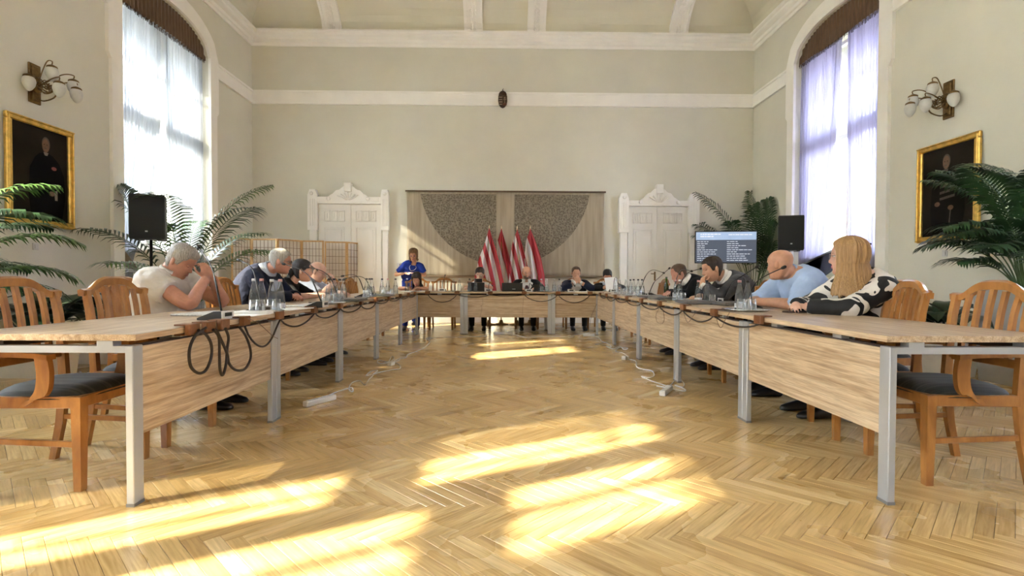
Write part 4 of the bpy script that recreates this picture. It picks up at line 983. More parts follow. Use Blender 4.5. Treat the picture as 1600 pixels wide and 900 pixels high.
# four flags in stands
FRED, FWHT, FGRN = (.47, .018, .032), (.80, .78, .78), (.02, .22, .06)
def flag_mat(name, seq):
    m, nt, b = nodes_of(name); L = nt.links.new; uv = N(nt, 'ShaderNodeUVMap'); sp = N(nt, 'ShaderNodeSeparateXYZ'); L(uv.outputs[0], sp.inputs[0])
    n = len(seq); r = ramp(nt, [(i / n, c) for i, c in enumerate(seq)], 'CONSTANT'); L(sp.outputs[0], r.inputs[0]); L(r.outputs[0], b.inputs['Base Color'])
    b.inputs['Roughness'].default_value = .5; b.inputs['Sheen Weight'].default_value = .2; return m
FM1 = flag_mat('striped_silk', [FRED, FWHT] * 4); FM2 = flag_mat('tricolour_silk', [FRED, FWHT, FWHT, FGRN])
def flag(tip, yy, left, right, m, band_px, nb, label, seed):
    """tip, left and right outline pixels (tops to bottoms) on the plane y=yy; stripes run parallel to the right edge"""
    T = ony(*tip, yy); r = empty('flag', (T.x, yy, 0), 0, label, 'flag', 'flags behind the head table')
    b = MB(); b.lathe([(.16, 0), (.16, .02), (.05, .04), (.03, .10), (.001, .10)], n=20); b.build('stand', BRASS, r)
    b = MB(); b.tube([(0, 0, .05), (0, 0, T.z - .06)], .013, 8); b.build('pole', HONEY, r)
    b = MB(); b.lathe([(.014, T.z - .07), (.017, T.z - .055), (.008, T.z - .04), (.015, T.z - .02), (.001, T.z + .03)], n=10); b.build('finial', mat('pale_gilt', (.75, .62, .40), .35, .6), r)
    LP = [ony(*p, yy) for p in left]; RP = [ony(*p, yy) for p in right]
    def at(P, z):
        if z >= P[0].z: return P[0].x
        for a, c in zip(P, P[1:]):
            if c.z <= z <= a.z or c is P[-1]:
                t = (a.z - z) / (a.z - c.z) if a.z != c.z else 0; return a.x + (c.x - a.x) * t
        return P[-1].x
    zt = T.z - .05; zb = min(LP[-1].z, RP[-1].z); nu, nv = 44, 40; V, F, UV = [], [], []
    bw = band_px / (FPX / yy)
    for j in range(nv + 1):
        v = j / nv; z = lerp(zt, zb, v); xl, xr = at(LP, z), at(RP, z)
        for i in range(nu + 1):
            u = i / nu; x = lerp(xr, xl, u)
            amp = .055 * min(1, v * 3) ; y = -.02 - amp * sin(u * 17 + 1.5 * v + seed) - .03 * sin(u * 7 + seed) * v
            V.append((x - T.x, y - .02, z)); UV.append((min(.999, (xr - x) / (bw * nb)), v))
    for j in range(nv):
        for i in range(nu): a = j * (nu + 1) + i; F.append([a, a + 1, a + nu + 2, a + nu + 1])
    me = bpy.data.meshes.new('flag_cloth'); me.from_pydata(V, [], F); me.materials.append(m); l = me.uv_layers.new(name='UVMap')
    for lp in me.loops: l.data[lp.index].uv = UV[lp.vertex_index]
    for p in me.polygons: p.use_smooth = True
    o = bpy.data.objects.new('flag_cloth', me); COL.objects.link(o); o.parent = r
FY = 11.05
flag((764.5, 353), FY, [(764, 358), (756, 384), (748, 405), (742, 430), (738, 470)], [(765, 358), (771, 378), (779, 405), (787, 440), (792, 470)], FM1, 6.7, 8, 'red and white striped flag at the left of the four', .4)
flag((783.5, 354), FY + .08, [(783, 359), (777, 378), (776, 405), (775, 440), (772, 480)], [(784, 359), (790, 380), (800, 415), (807, 445), (812, 480)], FM2, 11, 4, 'red, white and green flag second from the left', 1.7)
flag((808, 354), FY, [(808, 359), (800, 382), (797, 410), (795, 445), (792, 480)], [(808.5, 359), (815, 380), (823, 410), (830, 440), (834, 480)], FM1, 6.2, 8, 'red and white striped flag second from the right', 2.6)
flag((828.5, 354), FY + .08, [(828, 359), (822, 376), (819, 400), (818, 440), (816, 480)], [(829, 359), (836, 375), (845, 402), (851, 430), (853, 480)], FM2, 11, 4, 'red, white and green flag at the right of the four', 3.9)

# ================================================================ FOLDING SCREENS
SHOJI = cloth_sheer('shoji_paper', (.90, .86, .82), .03, 2.0); LATT = mat('dark_lattice', (.20, .115, .05), .6)
def shoji(pts, label, ht):
    r = empty('folding_screen', (pts[0][0], pts[0][1], 0), 0, label, 'screen', 'shoji folding screens'); o0 = Vector((pts[0][0], pts[0][1], 0))
    for (a, c) in zip(pts, pts[1:]):
        a = Vector((a[0], a[1], 0)) - o0; c = Vector((c[0], c[1], 0)) - o0; d = c - a; L = d.length; x = d.normalized(); n = Vector((-x.y, x.x, 0)); Rm = Matrix((x, n, Vector((0, 0, 1)))).transposed(); m = (a + c) / 2
        f = MB(); s_ = .03
        for e in (-1, 1): f.box(m + x * e * (L / 2 - s_ / 2 - .002) + Vector((0, 0, ht / 2)), (s_, .022, ht), Rm)
        for z in (s_ / 2, .28, ht - s_ / 2): f.box(m + Vector((0, 0, z)), (L - 2 * s_, .022, s_), Rm)
        fo = f.build('panel_frame', HONEY, r)
        l = MB()
        for k in range(1, 6): l.box(m + x * (-L / 2 + s_ + (L - 2 * s_) * k / 6) + n * -.005 + Vector((0, 0, (ht + .28) / 2)), (.0045, .008, ht - .31), Rm)
        for k in range(1, 10): l.box(m + n * -.005 + Vector((0, 0, .28 + (ht - .31) * k / 10)), (L - 2 * s_, .008, .006), Rm)
        l.build('lattice', LATT, fo)
        p = MB(); p.box(m + n * .004 + Vector((0, 0, ht / 2)), (L - 2 * s_, .002, ht - .06), Rm); p.build('paper', SHOJI, fo)
SH = 1.76
def spt(px, py):            # top-edge pixel of a screen of height SH -> floor point
    q = onz(px, py, SH); return (q.x, q.y)
shoji([spt(361, 371), spt(393, 373.0), spt(433, 372.8), spt(471, 375.6), spt(506, 376.0)], 'folding paper screen with wooden lattice, left of two', SH)
shoji([spt(507, 377.0), spt(542, 377.6), spt(572, 380.6), spt(601, 380.8), spt(616, 383.3)], 'folding paper screen with wooden lattice, right of two', SH)

# ================================================================ TELEVISION
cT = ony(1134, 386, 10.55); r = empty('television', (cT.x, 10.55, 0), radians(-9), 'flat television on a white stand showing lines of text', 'television')
zc = cT.z; TW_, TH_ = 1.20, .66
b = MB(); b.box((0, .02, zc), (TW_, .045, TH_), bev=.006); b.build('case', DARKPL, r)
scr = MB(); scr.box((0, -.0045, zc), (TW_ - .03, .004, TH_ - .04)); so = scr.build('screen', mat('screen_glass', (.02, .024, .03), .06, emit=(.10, .115, .15), estr=.18, var=.02), r)
b = MB(); b.box((0, -.008, zc + .225), (TW_ - .03, .003, .16)); b.build('title_band', mat('screen_band', (.1, .14, .2), .1, emit=(.36, .46, .62), estr=.20, var=.1), so)
TXT = mat('screen_text', (.2, .2, .2), .2, emit=(.55, .59, .66), estr=.28)
b = MB(); rr = random.Random(8)
for row in range(10):
    z = zc + .11 - row * .042
    for x0 in (-.56, .02):
        x = x0; end = x0 + rr.choice((.16, .2, .26, .34, .42))
        while x < end: wl = rr.uniform(.03, .09); b.box((x + wl / 2, -.0075, z), (wl, .002, .010)); x += wl + .014
for x0, x1, z in ((-.5, -.1, .26), (-.5, -.25, .215), (.05, .45, .25)):
    x = x0
    while x < x1: wl = rr.uniform(.03, .08); b.box((x + wl / 2, -.0105, zc + z), (wl, .002, .02)); x += wl + .012
tl_ = b.build('text_lines', TXT, so); tl_['kind'] = 'stuff'
b = MB(); b.box((0, .07, (zc + .1) / 2), (.075, .05, zc + .1 - .06), bev=.006); b.build('stand_post', WHITEPL, r)
b = MB(); b.box((0, .07, .03), (.75, .5, .05), bev=.01); b.build('stand_base', WHITEPL, r)

# ================================================================ LOUDSPEAKERS
def speaker(cx, y, z0, wd, ht, rz, label, lab2):
    st = empty('speaker_stand', (cx, y, 0), 0, lab2, 'speaker stand', 'tripod speaker stands')
    b = MB(); b.tube([(0, 0, .25), (0, 0, z0 - .002)], .018, 10); b.build('pole', DARKPL, st)
    b = MB(); b.lathe([(.03, .62), (.03, .70)], n=12); b.build('collar', DARKPL, st)
    for k in range(3):
        a = 2 * pi * k / 3 + .5; b = MB(); b.tube([(0, 0, .68), (cos(a) * .48, sin(a) * .48, .014)], .013, 8); b.build('leg', DARKPL, st)
        b = MB(); b.tube([(0, 0, .27), (cos(a) * .29, sin(a) * .29, .28)], .008, 6); b.build('brace', DARKPL, st)
    r = empty('loudspeaker', (cx, y, z0), radians(rz), label, 'loudspeaker', 'black loudspeakers'); d = .30
    b = MB(); rg = []
    for z, k in ((0, .93), (.02, 1), (ht - .02, 1), (ht, .95)): rg.append([(-wd / 2 * k, -d / 2, z), (wd / 2 * k, -d / 2, z), (wd / 2 * k * .72, d / 2, z), (-wd / 2 * k * .72, d / 2, z)])
    b.loft(rg, smooth=False); b.build('cabinet', DARKPL, r)
    b = MB(); b.grid(lambda u, v: (lerp(-wd / 2 + .015, wd / 2 - .015, u), -d / 2 - .004 - .02 * sin(pi * u), lerp(.02, ht - .02, v)), 10, 4); b.build('grille', mat('black_grille', (.008, .008, .009), .7, bump=.4, bscale=300), r, fix=False)
    b = MB(); b.box((0, -d / 2 - .027, .10), (.028, .003, .018)); b.build('badge', mat('silver_badge', (.6, .6, .62), .3, .5), r)
    for sx in (-1, 1): b = MB(); b.box((sx * wd * .3, -.02, -.006), (.05, .2, .014)); b.build('foot', DARKPL, r)
qs = ony(236, 375, 6.9); speaker(qs.x, 6.9, qs.z, .40, .575, 18, 'black loudspeaker on a stand beside the palm at the left window', 'black tripod stand under the left loudspeaker')
qs = ony(1232.5, 392, 8.0); speaker(qs.x, 8.0, qs.z, .36, .53, -18, 'black loudspeaker on a stand beside the palm at the right window', 'black tripod stand under the right loudspeaker')

# ================================================================ GRAND PIANO
GLB = mat('black_lacquer', (.006, .006, .007), .12, coat=.6)
r = empty('grand_piano', (4.19, 6.60, 0), radians(90), 'black grand piano with its lid raised behind the woman in the print blouse', 'piano'); r.scale = (.76, .5, 1)
out = [Vector((-p.x, p.y, 0)) for p in catmull([(-.70, -.55, 0), (-.70, .05, 0), (-.70, .45, 0), (-.62, .72, 0), (-.40, .80, 0), (-.15, .74, 0), (.12, .60, 0), (.42, .46, 0), (.62, .32, 0), (.70, .12, 0), (.70, -.55, 0)], 4)]
b = MB(); b.prism(out, (0, 0, .64), (0, 0, .965)); b.build('case', GLB, r)
b = MB(); Rl = Matrix.Translation((.70, 0, .985)) @ Matrix.Rotation(radians(17.5), 4, 'Y') @ Matrix.Translation((-.70, 0, 0))
b.prism([Rl @ Vector((p.x, max(p.y, -.30), 0)) for p in out], (0, 0, 0), (0, 0, .02)); b.build('lid', GLB, r)
b = MB(); b.tube([(-.50, -.1, .96), (-.55, -.1, 1.36)], .01, 8); b.build('lid_prop', GLB, r)
b = MB(); b.box((0, -.62, .70), (1.40, .18, .10), bev=.01); b.build('key_bed', GLB, r)
b = MB(); b.box((0, -.64, .757), (1.22, .13, .014)); kb = b.build('white_keys', WHITEPL, r)
b = MB()
for k in range(50):
    if k % 7 not in (2, 6): b.box((-.59 + k * .0237, -.61, .768), (.012, .08, .012))
b.build('black_keys', DARKPL, kb)['kind'] = 'stuff'
for x, y in ((-.6, -.45), (.6, -.45), (.35, .55)): b = MB(); b.lathe([(.03, 0), (.04, .05), (.035, .1), (.05, .5), (.06, .645)], (x, y, 0), 12); b.build('leg', GLB, r)

# ================================================================ PORTRAITS, PLAQUES, SWITCHES
CANV = mat('dark_canvas', (.014, .010, .007), .7, spec=.15, var=.4, vscale=3); PSK = mat('painted_skin', (.17, .09, .05), .5, var=.25, vscale=20)
PCOAT = mat('painted_coat', (.004, .004, .005), .8, spec=.08); PWHITE = mat('painted_linen', (.24, .21, .17), .5); PRED = mat('painted_sash', (.22, .05, .04), .5); PHAIR = mat('painted_hair', (.075, .062, .05), .5); PBRD = mat('painted_braid', (.075, .06, .05), .5, var=.5, vscale=60)
def portrait(X, sg, ya, yb_, za, zb, uniform, label):
    """ya..yb run left to right as seen from the room"""
    W_ = abs(yb_ - ya); H_ = zb - za
    r = empty('framed_portrait', (X, (ya + yb_) / 2, za), radians(90 if sg > 0 else -90), label, 'painting', 'framed portraits')
    # local: x right (seen from the room), y out of the wall is -y
    f = MB(); fw = .075
    for (x0, x1, z0, z1) in ((-W_ / 2, W_ / 2, 0, fw), (-W_ / 2, W_ / 2, H_ - fw, H_), (-W_ / 2, -W_ / 2 + fw, fw, H_ - fw), (W_ / 2 - fw, W_ / 2, fw, H_ - fw)):
        f.box(((x0 + x1) / 2, -.035, (z0 + z1) / 2), (x1 - x0, .05, z1 - z0), bev=.012)
    for (x0, x1, z0, z1) in ((-W_ / 2, W_ / 2, .01, .03), (-W_ / 2, W_ / 2, H_ - .03, H_ - .01), (-W_ / 2 + .01, -W_ / 2 + .03, .03, H_ - .03), (W_ / 2 - .03, W_ / 2 - .01, .03, H_ - .03)):
        f.box(((x0 + x1) / 2, -.066, (z0 + z1) / 2), (x1 - x0, .02, z1 - z0), bev=.006)
    f.build('gilt_frame', GOLD, r)
    c = MB(); c.box((0, -.02, H_ / 2), (W_ - 2 * fw, .02, H_ - 2 * fw)); cv = c.build('canvas', CANV, r)
    def poly(pts, m, nm, d=0.0):
        g = MB(); g.prism([(x * W_, 0, z * H_) for x, z in pts], (0, -.031 - d, 0), (0, -.033 - d, 0)); g.build(nm, m, cv)
    def ell(cx, cz, rx, rz_, n=20): return [(cx + rx * cos(2 * pi * k / n), cz + rz_ * sin(2 * pi * k / n)) for k in range(n)]
    hx = .08 if not uniform else -.02
    poly([(hx - .10, .70), (hx - .16, .66), (hx - .24, .55), (hx - .26, .30), (hx - .22, .08), (hx + .24, .08), (hx + .30, .3), (hx + .28, .52), (hx + .20, .64), (hx + .10, .70), (hx, .72)], PCOAT if not uniform else mat('painted_uniform', (.009, .008, .007), .8, spec=.08), 'painted_torso')
    poly(ell(hx, .80, .062, .068), PHAIR, 'painted_hair', .0005); poly(ell(hx - .004, .785, .055, .066), PSK, 'painted_face', .001)
    poly([(hx - .04, .72), (hx + .035, .72), (hx + .02, .69), (hx - .02, .69)], PWHITE if not uniform else PBRD, 'painted_collar', .0012)
    for e in (-1, 1): poly(ell(hx - .006 + e * .022, .795, .008, .004, 10), PCOAT, 'painted_eye', .0016)
    poly(ell(hx - .008, .758, .020, .005, 10), PHAIR, 'painted_moustache', .0016)
    for cx, cz in ((hx - .14, .38), (hx + .08, .33)): poly(ell(cx, cz, .045, .024), PSK, 'painted_hand', .0016)
    if not uniform:
        poly([(hx + .12, .36), (hx + .17, .37), (hx + .17, .27), (hx + .13, .27)], PWHITE, 'painted_cuff', .0012); poly(ell(hx + .12, .58, .04, .018), PRED, 'painted_sash', .0012)
    else:
        for k in range(4): poly([(hx - .10, .62 - .06 * k), (hx + .14, .64 - .06 * k), (hx + .14, .615 - .06 * k), (hx - .10, .595 - .06 * k)], PBRD, 'painted_braid', .0012)
        poly([(hx + .07, .32), (hx + .09, .32), (hx + .06, .1), (hx + .045, .1)], PBRD, 'painted_sabre', .0012)
a0, a1 = onx(2, 200, XL), onx(108, 208, XL); z1, z0 = onx(109, 207, XL).z, onx(106, 359, XL).z
portrait(XL, 1, a0.y, a1.y, z0, z1, False, 'gilt framed portrait of a man in a dark coat on the left wall')
a0, a1 = onx(1440, 233, XR), onx(1538, 208, XR); z1, z0 = onx(1441, 233, XR).z, onx(1438, 380.5, XR).z
portrait(XR, -1, a1.y, a0.y, z0, z1, True, 'gilt framed portrait of a man in braided uniform on the right wall')
def plate(p, d, m, name, label, cat, sg, knob=True):
    r = empty(name, p, 0, label, cat); b = MB(); b.box((sg * .007, 0, 0), (.012, d[0], d[1]), bev=.003); b.build('cover', m, r)
    if knob: b = MB(); b.box((sg * .016, 0, 0), (.008, d[0] * .5, d[1] * .6), bev=.002); b.build('rocker', m, r)
    else:
        b = MB()
        for k in range(3): b.box((sg * .0135, 0, d[1] * (.25 - .25 * k)), (.001, d[0] * .75, d[1] * .09))
        b.build('printed_lines', GREYPL, r)
plate(onx(93, 370, XL), (.13, .055), WHITEPL, 'wall_plaque', 'small white caption plaque under the left portrait', 'plaque', 1, False)
plate(onx(1513, 383, XR), (.13, .055), WHITEPL, 'wall_plaque', 'small white caption plaque under the right portrait', 'plaque', -1, False)
plate(onx(54.5, 385, XL), (.075, .08), WHITEPL, 'light_switch', 'white light switch on the left wall below the portrait', 'switch', 1)
plate(onx(1477, 396, XR), (.075, .08), WHITEPL, 'light_switch', 'white light switch on the right wall below the portrait', 'switch', -1)
q = ony(624, 414, YB); r = empty('wall_box', q, 0, 'small white box on the end wall beside the standing woman', 'box'); b = MB(); b.box((0, -.025, 0), (.09, .05, .10), bev=.008); b.build('cover', WHITEPL, r); b = MB(); b.box((.02, -.053, 0), (.02, .006, .04)); b.build('button', GREYPL, r)

# ================================================================ SCONCES
def sconce(p, sg, label):
    """brass wall lamp with five tulip shades; sg: +1 on the left wall"""
    r = empty('wall_sconce', p, 0, label, 'wall lamp', 'brass wall sconces')
    b = MB(); b.box((sg * .013, 0, 0), (.024, .155, .46), bev=.006); b.box((sg * .03, 0, 0), (.02, .10, .40), bev=.006); b.ball((sg * .05, 0, -.02), (.035, .06, .10), 10); b.build('back_plate', BRASS, r)
    b = MB()
    for k in range(9):
        a = 2 * pi * k / 9; b.tube(catmull([(sg * .05, 0, -.02), (sg * .12, .08 * cos(a), .08 * sin(a) - .03), (sg * .19, .05 * cos(a + 1), .05 * sin(a + 1) - .05), (sg * .15, .01, -.02)], 5), .006, 5)
    b.tube(catmull([(sg * .04, 0, -.17), (sg * .12, 0, -.20), (sg * .24, 0, -.16), (sg * .28, 0, -.08)], 5), .008, 6); b.build('scrollwork', BRASS, r)
    spots = [(.10, -.17, -.02), (.12, .19, .0), (.22, .0, .15), (.36, -.07, -.06), (.38, .15, -.05), ]
    spots[1] = (.33, .17, .05); spots.append((.10, .18, -.06))
    for (dx, dy, dz) in spots[:5]:
        a = MB(); a.tube(catmull([(sg * .06, dy * .2, dz * .3 - .02), (sg * dx * .7, dy * .7, dz + .10), (sg * dx, dy, dz + .115), (sg * dx, dy, dz + .07)], 6), .0065, 6); ao = a.build('arm', BRASS, r)
        c = MB(); c.lathe([(.012, .075), (.05, .055), (.055, .04), (.045, .035)], (sg * dx, dy, dz), 14); c.build('gallery', BRASS, ao)
        s_ = MB(); s_.lathe([(.042, .045), (.06, .02), (.066, -.02), (.055, -.065), (.03, -.105), (.006, -.122), (.001, -.123)], (sg * dx, dy, dz), 18, cap=False); s_.build('glass_shade', FROST, ao)
sconce(onx(52, 131, XL), 1, 'brass wall sconce with frosted tulip shades above the left portrait')
sconce(onx(1484, 156, XR), -1, 'brass wall sconce with frosted tulip shades above the right portrait')

# ================================================================ PLANTS
LEAF = mat('palm_leaf', (.022, .058, .018), .38, var=.4, vscale=5, spec=.4); LEAFB = mat('palm_leaf_bright', (.075, .16, .035), .4, var=.4, vscale=5); STEM = mat('palm_stem', (.06, .10, .03), .5, var=.3)
ASPI = mat('dark_broad_leaf', (.014, .032, .014), .32, var=.4, vscale=4)
def frond(parent, base, az, lean, length, droop, nl, lw, m, seed, leaf_len=.46, cl=lambda p: p):
    rr = random.Random(seed); n = 14; pts = []; d = Vector((cos(az), sin(az), 0)); p = Vector(base); el = pi / 2 - lean
    st = length / n
    for i in range(n + 1):
        pts.append(cl(p.copy())); e = el - droop * (i / n) ** 1.6; p = p + (d * cos(e) + Vector((0, 0, 1)) * sin(e)) * st
    b = MB(); b.mi = 0; b.tube(pts, [lerp(.009, .0025, i / n) for i in range(n + 1)], 5); b.mi = 1
    side = Vector((-d.y, d.x, 0)); start = .42
    for k in range(nl):
        t = start + (1 - start) * (k + .5) / nl; f = t * n; i = min(int(f), n - 1); q = pts[i].lerp(pts[i + 1], f - i); tg = (pts[i + 1] - pts[i]).normalized(); upv = side.cross(tg)
        if upv.z < 0: upv = -upv
        ll = leaf_len * (sin(pi * (.12 + .83 * (t - start) / (1 - start))) ** .7) * rr.uniform(.85, 1.1)
        for s_ in (-1, 1):
            dr = (side * s_ * .8 + tg * .62 + upv * (.22 - .1 * t)).normalized(); wv = dr.cross(upv).normalized()
            a = q; c1 = q + dr * ll * .45 + Vector((0, 0, -.03 * ll)); c2 = q + dr * ll * .8 + Vector((0, 0, -.20 * ll)); e_ = q + dr * ll + Vector((0, 0, -.42 * ll))
            V = [a - wv * lw * .3, a + wv * lw * .3, c1 + wv * lw, c1 - wv * lw, c2 + wv * lw * .75, c2 - wv * lw * .75, e_]
            V = [cl(q_) for q_ in V]
            b._add(V, [[0, 1, 2, 3], [3, 2, 4, 5], [5, 4, 6]], True)
    return b.build('frond', [STEM, m], parent, fix=False)
PLANTM = mat('grey_planter', (.34, .34, .33), .6); SOIL = mat('potting_soil', (.03, .02, .014), .95, bump=.6, bscale=60); WPOT = mat('white_planter', (.72, .71, .68), .5)
def planter(r, wd, dp, ht, m, taper=.85):
    b = MB(); rg = [[(sx * wd / 2 * k, sy * dp / 2 * k, z) for sx, sy in ((-1, -1), (1, -1), (1, 1), (-1, 1))] for z, k in ((0, taper), (ht, 1.0), (ht, .92), (ht - .05, .91))]; b.loft(rg, smooth=False); b.build('planter', m, r)
    b = MB(); b.box((0, 0, ht - .045), (wd * .9, dp * .9, .02)); b.build('soil', SOIL, r)
def palm(x, y, label, fr, m, pot=(.42, .42, .5), pm=PLANTM, ll=.46, ls=1.0):
    r = empty('potted_palm', (x, y, 0), 0, label, 'palm', 'potted kentia palms'); planter(r, *pot, pm); z = pot[2] - .04
    def cl(p):
        lo, hi = XL + .07 - x, XR - .07 - x; ty = YB - .07 - y
        return Vector((lo + .04 * (1 - exp(-(lo - p.x))) if p.x < lo else hi - .04 * (1 - exp(-(p.x - hi))) if p.x > hi else p.x, min(p.y, ty), p.z))
    for i, (az, lean, L, dr, nl) in enumerate(fr):
        frond(r, (.05 * cos(radians(az)), .05 * sin(radians(az)), z), radians(az), radians(lean), L * ls, radians(dr), int(nl * 1.25), .0155, m[i % len(m)], i * 7 + int(x * 10) + 50, leaf_len=ll, cl=cl)
palm(-4.85, 7.95, 'tall potted palm before the left window behind the loudspeaker', [(200, 8, 2.35, 75, 20), (20, 6, 2.45, 70, 20), (-20, 16, 2.2, 75, 18), (60, 18, 2.0, 80, 16), (-70, 14, 2.3, 80, 18), (110, 12, 2.2, 85, 18), (250, 22, 1.9, 80, 16), (-5, 30, 1.75, 75, 16), (-45, 34, 1.5, 70, 14), (150, 16, 2.1, 80, 16), (-100, 36, 1.5, 70, 14), (10, 48, 1.45, 60, 14)], [LEAF, LEAFB, LEAF])
palm(5.14, 10.72, 'tall dark potted palm between the television and the right loudspeaker', [(60, 5, 2.75, 50, 22), (0, 6, 2.7, 70, 22), (175, 5, 2.7, 60, 20), (15, 7, 2.7, 70, 20), (95, 5, 2.3, 80, 20), (40, 5, 2.5, 60, 18), (130, 12, 2.4, 75, 18), (-15, 12, 2.3, 80, 18), (135, 12, 2.1, 80, 16), (75, 10, 2.0, 80, 16), (20, 16, 2.0, 80, 14), (-12, 5, 2.1, 75, 16), (90, 12, 2.0, 80, 16), (150, 4, 1.9, 70, 16), (-10, 8, 1.6, 60, 14), (10, 6, 1.5, 60, 14)], [LEAF])
rq = random.Random(4)
palm(4.98, 4.90, 'big dark potted palm in a tall grey planter before the right portrait', [(az + rq.uniform(-15, 15), le, L, dr, nl) for az, le, L, dr, nl in ((az, le, L * (.84 if 110 < az < 255 else 1), dr, nl) for az, le, L, dr, nl in ((170, 4, 1.75, 75, 20), (205, 8, 1.7, 70, 20), (135, 6, 1.75, 75, 20), (245, 8, 1.65, 70, 20), (90, 6, 1.8, 75, 20), (275, 6, 1.7, 75, 20), (0, 8, 1.7, 75, 20), (180, 22, 1.25, 95, 18), (150, 28, 1.15, 90, 16), (215, 30, 1.1, 90, 16), (120, 26, 1.15, 80, 16), (260, 30, 1.05, 80, 16), (190, 16, 1.35, 105, 18), (300, 22, 1.2, 90, 16), (60, 20, 1.3, 90, 16), (165, 40, .85, 70, 14), (230, 34, .85, 70, 14), (100, 24, .95, 70, 14), (195, 8, .95, 60, 14), (145, 14, .9, 60, 14), (250, 18, .9, 60, 14), (285, 36, .8, 60, 14)))], [LEAF], (.55, .55, .92), ll=.36)
palm(-5.02, 4.40, 'potted palm beside the left portrait, reaching in from the left', [(10, 20, 1.85, 95, 20), (40, 30, 1.75, 90, 20), (70, 24, 1.8, 85, 20), (-20, 40, 1.5, 85, 18), (50, 48, 1.5, 80, 18), (20, 60, 1.3, 65, 16), (80, 44, 1.4, 75, 16), (110, 18, 1.8, 85, 18), (180, 20, 1.6, 85, 16), (250, 25, 1.6, 80, 16), (35, 12, 2.0, 80, 20), (60, 64, 1.25, 55, 16)], [LEAF, LEAFB, LEAF], (.5, .5, .75), ll=.38, ls=.80)
def broad_plant(x, y, label, n, ht, seed, pot, pm):
    rr = random.Random(seed); r = empty('broad_leaf_plant', (x, y, 0), 0, label, 'plant', 'dark broad leaved pot plants'); planter(r, *pot, pm)
    for k in range(n):
        az = 2 * pi * k / n + rr.uniform(-.4, .4); L = ht * rr.uniform(.7, 1.1); w_ = rr.uniform(.06, .10); le = rr.uniform(.2, .9); z = pot[2] - .04; b = MB()
        d = Vector((cos(az), sin(az), 0)); sd = Vector((-d.y, d.x, 0)); bx, by = rr.uniform(-.3, .3) * pot[0], rr.uniform(-.3, .3) * pot[1]
        def fn(u, v, d=d, sd=sd, le=le, L=L, w_=w_):
            e = le + 1.1 * v * v; c = Vector((bx, by, z)) + d * (L * v * sin(e * .75)) + Vector((0, 0, L * v * cos(e * .75)))
            ww = w_ * (sin(pi * max(0, (v - .3) / .7)) ** .7 if v > .3 else .06) + .003
            return c + sd * ((u - .5) * 2 * ww) + Vector((0, 0, .02 * abs(u - .5)))
        b.grid(fn, 4, 9); b.build('leaf', ASPI, r, fix=False)
broad_plant(-4.74, 6.12, 'dark broad leaved plant against the left wall behind the second chair', 30, .68, 1, (.6, .34, .42), WPOT)
broad_plant(-4.66, 5.28, 'dark leafy plant against the left wall behind the nearest chair', 30, .68, 2, (.6, .34, .42), WPOT)
broad_plant(4.66, 5.54, 'dark broad leaved plant in a white trough by the right wall', 26, .62, 3, (.36, .7, .42), WPOT)

# ================================================================ POWER STRIPS AND WHITE LEADS ON THE FLOOR
def lead(pts, label, r=.0055):
    P = [onz(x, y, r) for x, y in pts]; b = MB(); b.tube(catmull(P, 6), r, 6); return tag(b.build('extension_lead', WHITEPL), label, 'cable', 'white extension leads')
def strip(px, py, rz, label, n=4, L=.30):
    r = empty('power_strip', onz(px, py, 0), radians(rz), label, 'power strip', 'white power strips'); b = MB(); b.box((0, 0, .022), (L, .055, .043), bev=.006); b.build('housing', WHITEPL, r)
    for k in range(n): b = MB(); b.lathe([(.019, .0435), (.019, .0455), (.016, .0455), (.015, .0445), (.001, .0445)], (-L / 2 + L * (k + .5) / n, 0, 0), 14); b.build('socket', mat('socket_grey', (.55, .55, .54), .5), r)
strip(500, 630, 62, 'white power strip on the floor along the left row')
lead([(510, 620), (522, 614), (540, 608), (550, 606), (551, 612), (545, 608), (550, 598), (562, 595), (570, 601), (577, 592), (583, 586), (572, 587), (580, 580), (590, 579), (583, 585), (592, 582), (612, 578), (625, 576), (624, 570), (618, 567), (603, 565), (591, 563), (592, 568), (606, 566), (612, 557), (616, 560), (610, 566), (622, 564), (626, 559)], 'white extension lead coiling along the left row')
strip(611, 571, 75, 'small white socket block among the coils by the left row', 1, .09)
lead([(613, 566), (622, 561), (634, 559), (637, 554), (648, 550), (660, 545), (668, 539), (672, 533), (666, 529), (672, 527), (669, 532), (676, 528), (700, 527), (740, 526), (762, 525)], 'white extension lead running from the left row to the head table')
strip(786, 522.5, 3, 'white power strip on the floor before the head table', 5, .34)
lead([(799, 521.5), (808, 524), (822, 527), (840, 526), (870, 526), (885, 526), (890, 524), (897, 526), (888, 527), (900, 523), (913, 521), (922, 520)], 'white extension lead along the head table')
strip(920, 525.5, -8, 'white power strip at the right end of the head table', 3, .20)
lead([(925, 524), (935, 527), (940, 533), (950, 537), (955, 542), (947, 541), (958, 545), (968, 541), (975, 546), (981, 544), (968, 543), (962, 549), (972, 551), (980, 556), (982, 559)], 'white extension lead coiling from the corner along the right row')
strip(975, 562, 70, 'small white socket block by the right row', 1, .09)
lead([(981, 561), (993, 564), (995, 573), (1006, 577), (1019, 580), (1022, 587), (1014, 590), (1002, 588), (1015, 594), (1030, 599), (1045, 603), (1054, 595), (1062, 592), (1069, 600), (1066, 605), (1055, 602), (1070, 608), (1068, 611), (1048, 607), (1026, 603)], 'white extension lead snaking to the nearest strip of the right row')
strip(1041, 614, 60, 'white power strip on the floor along the right row')
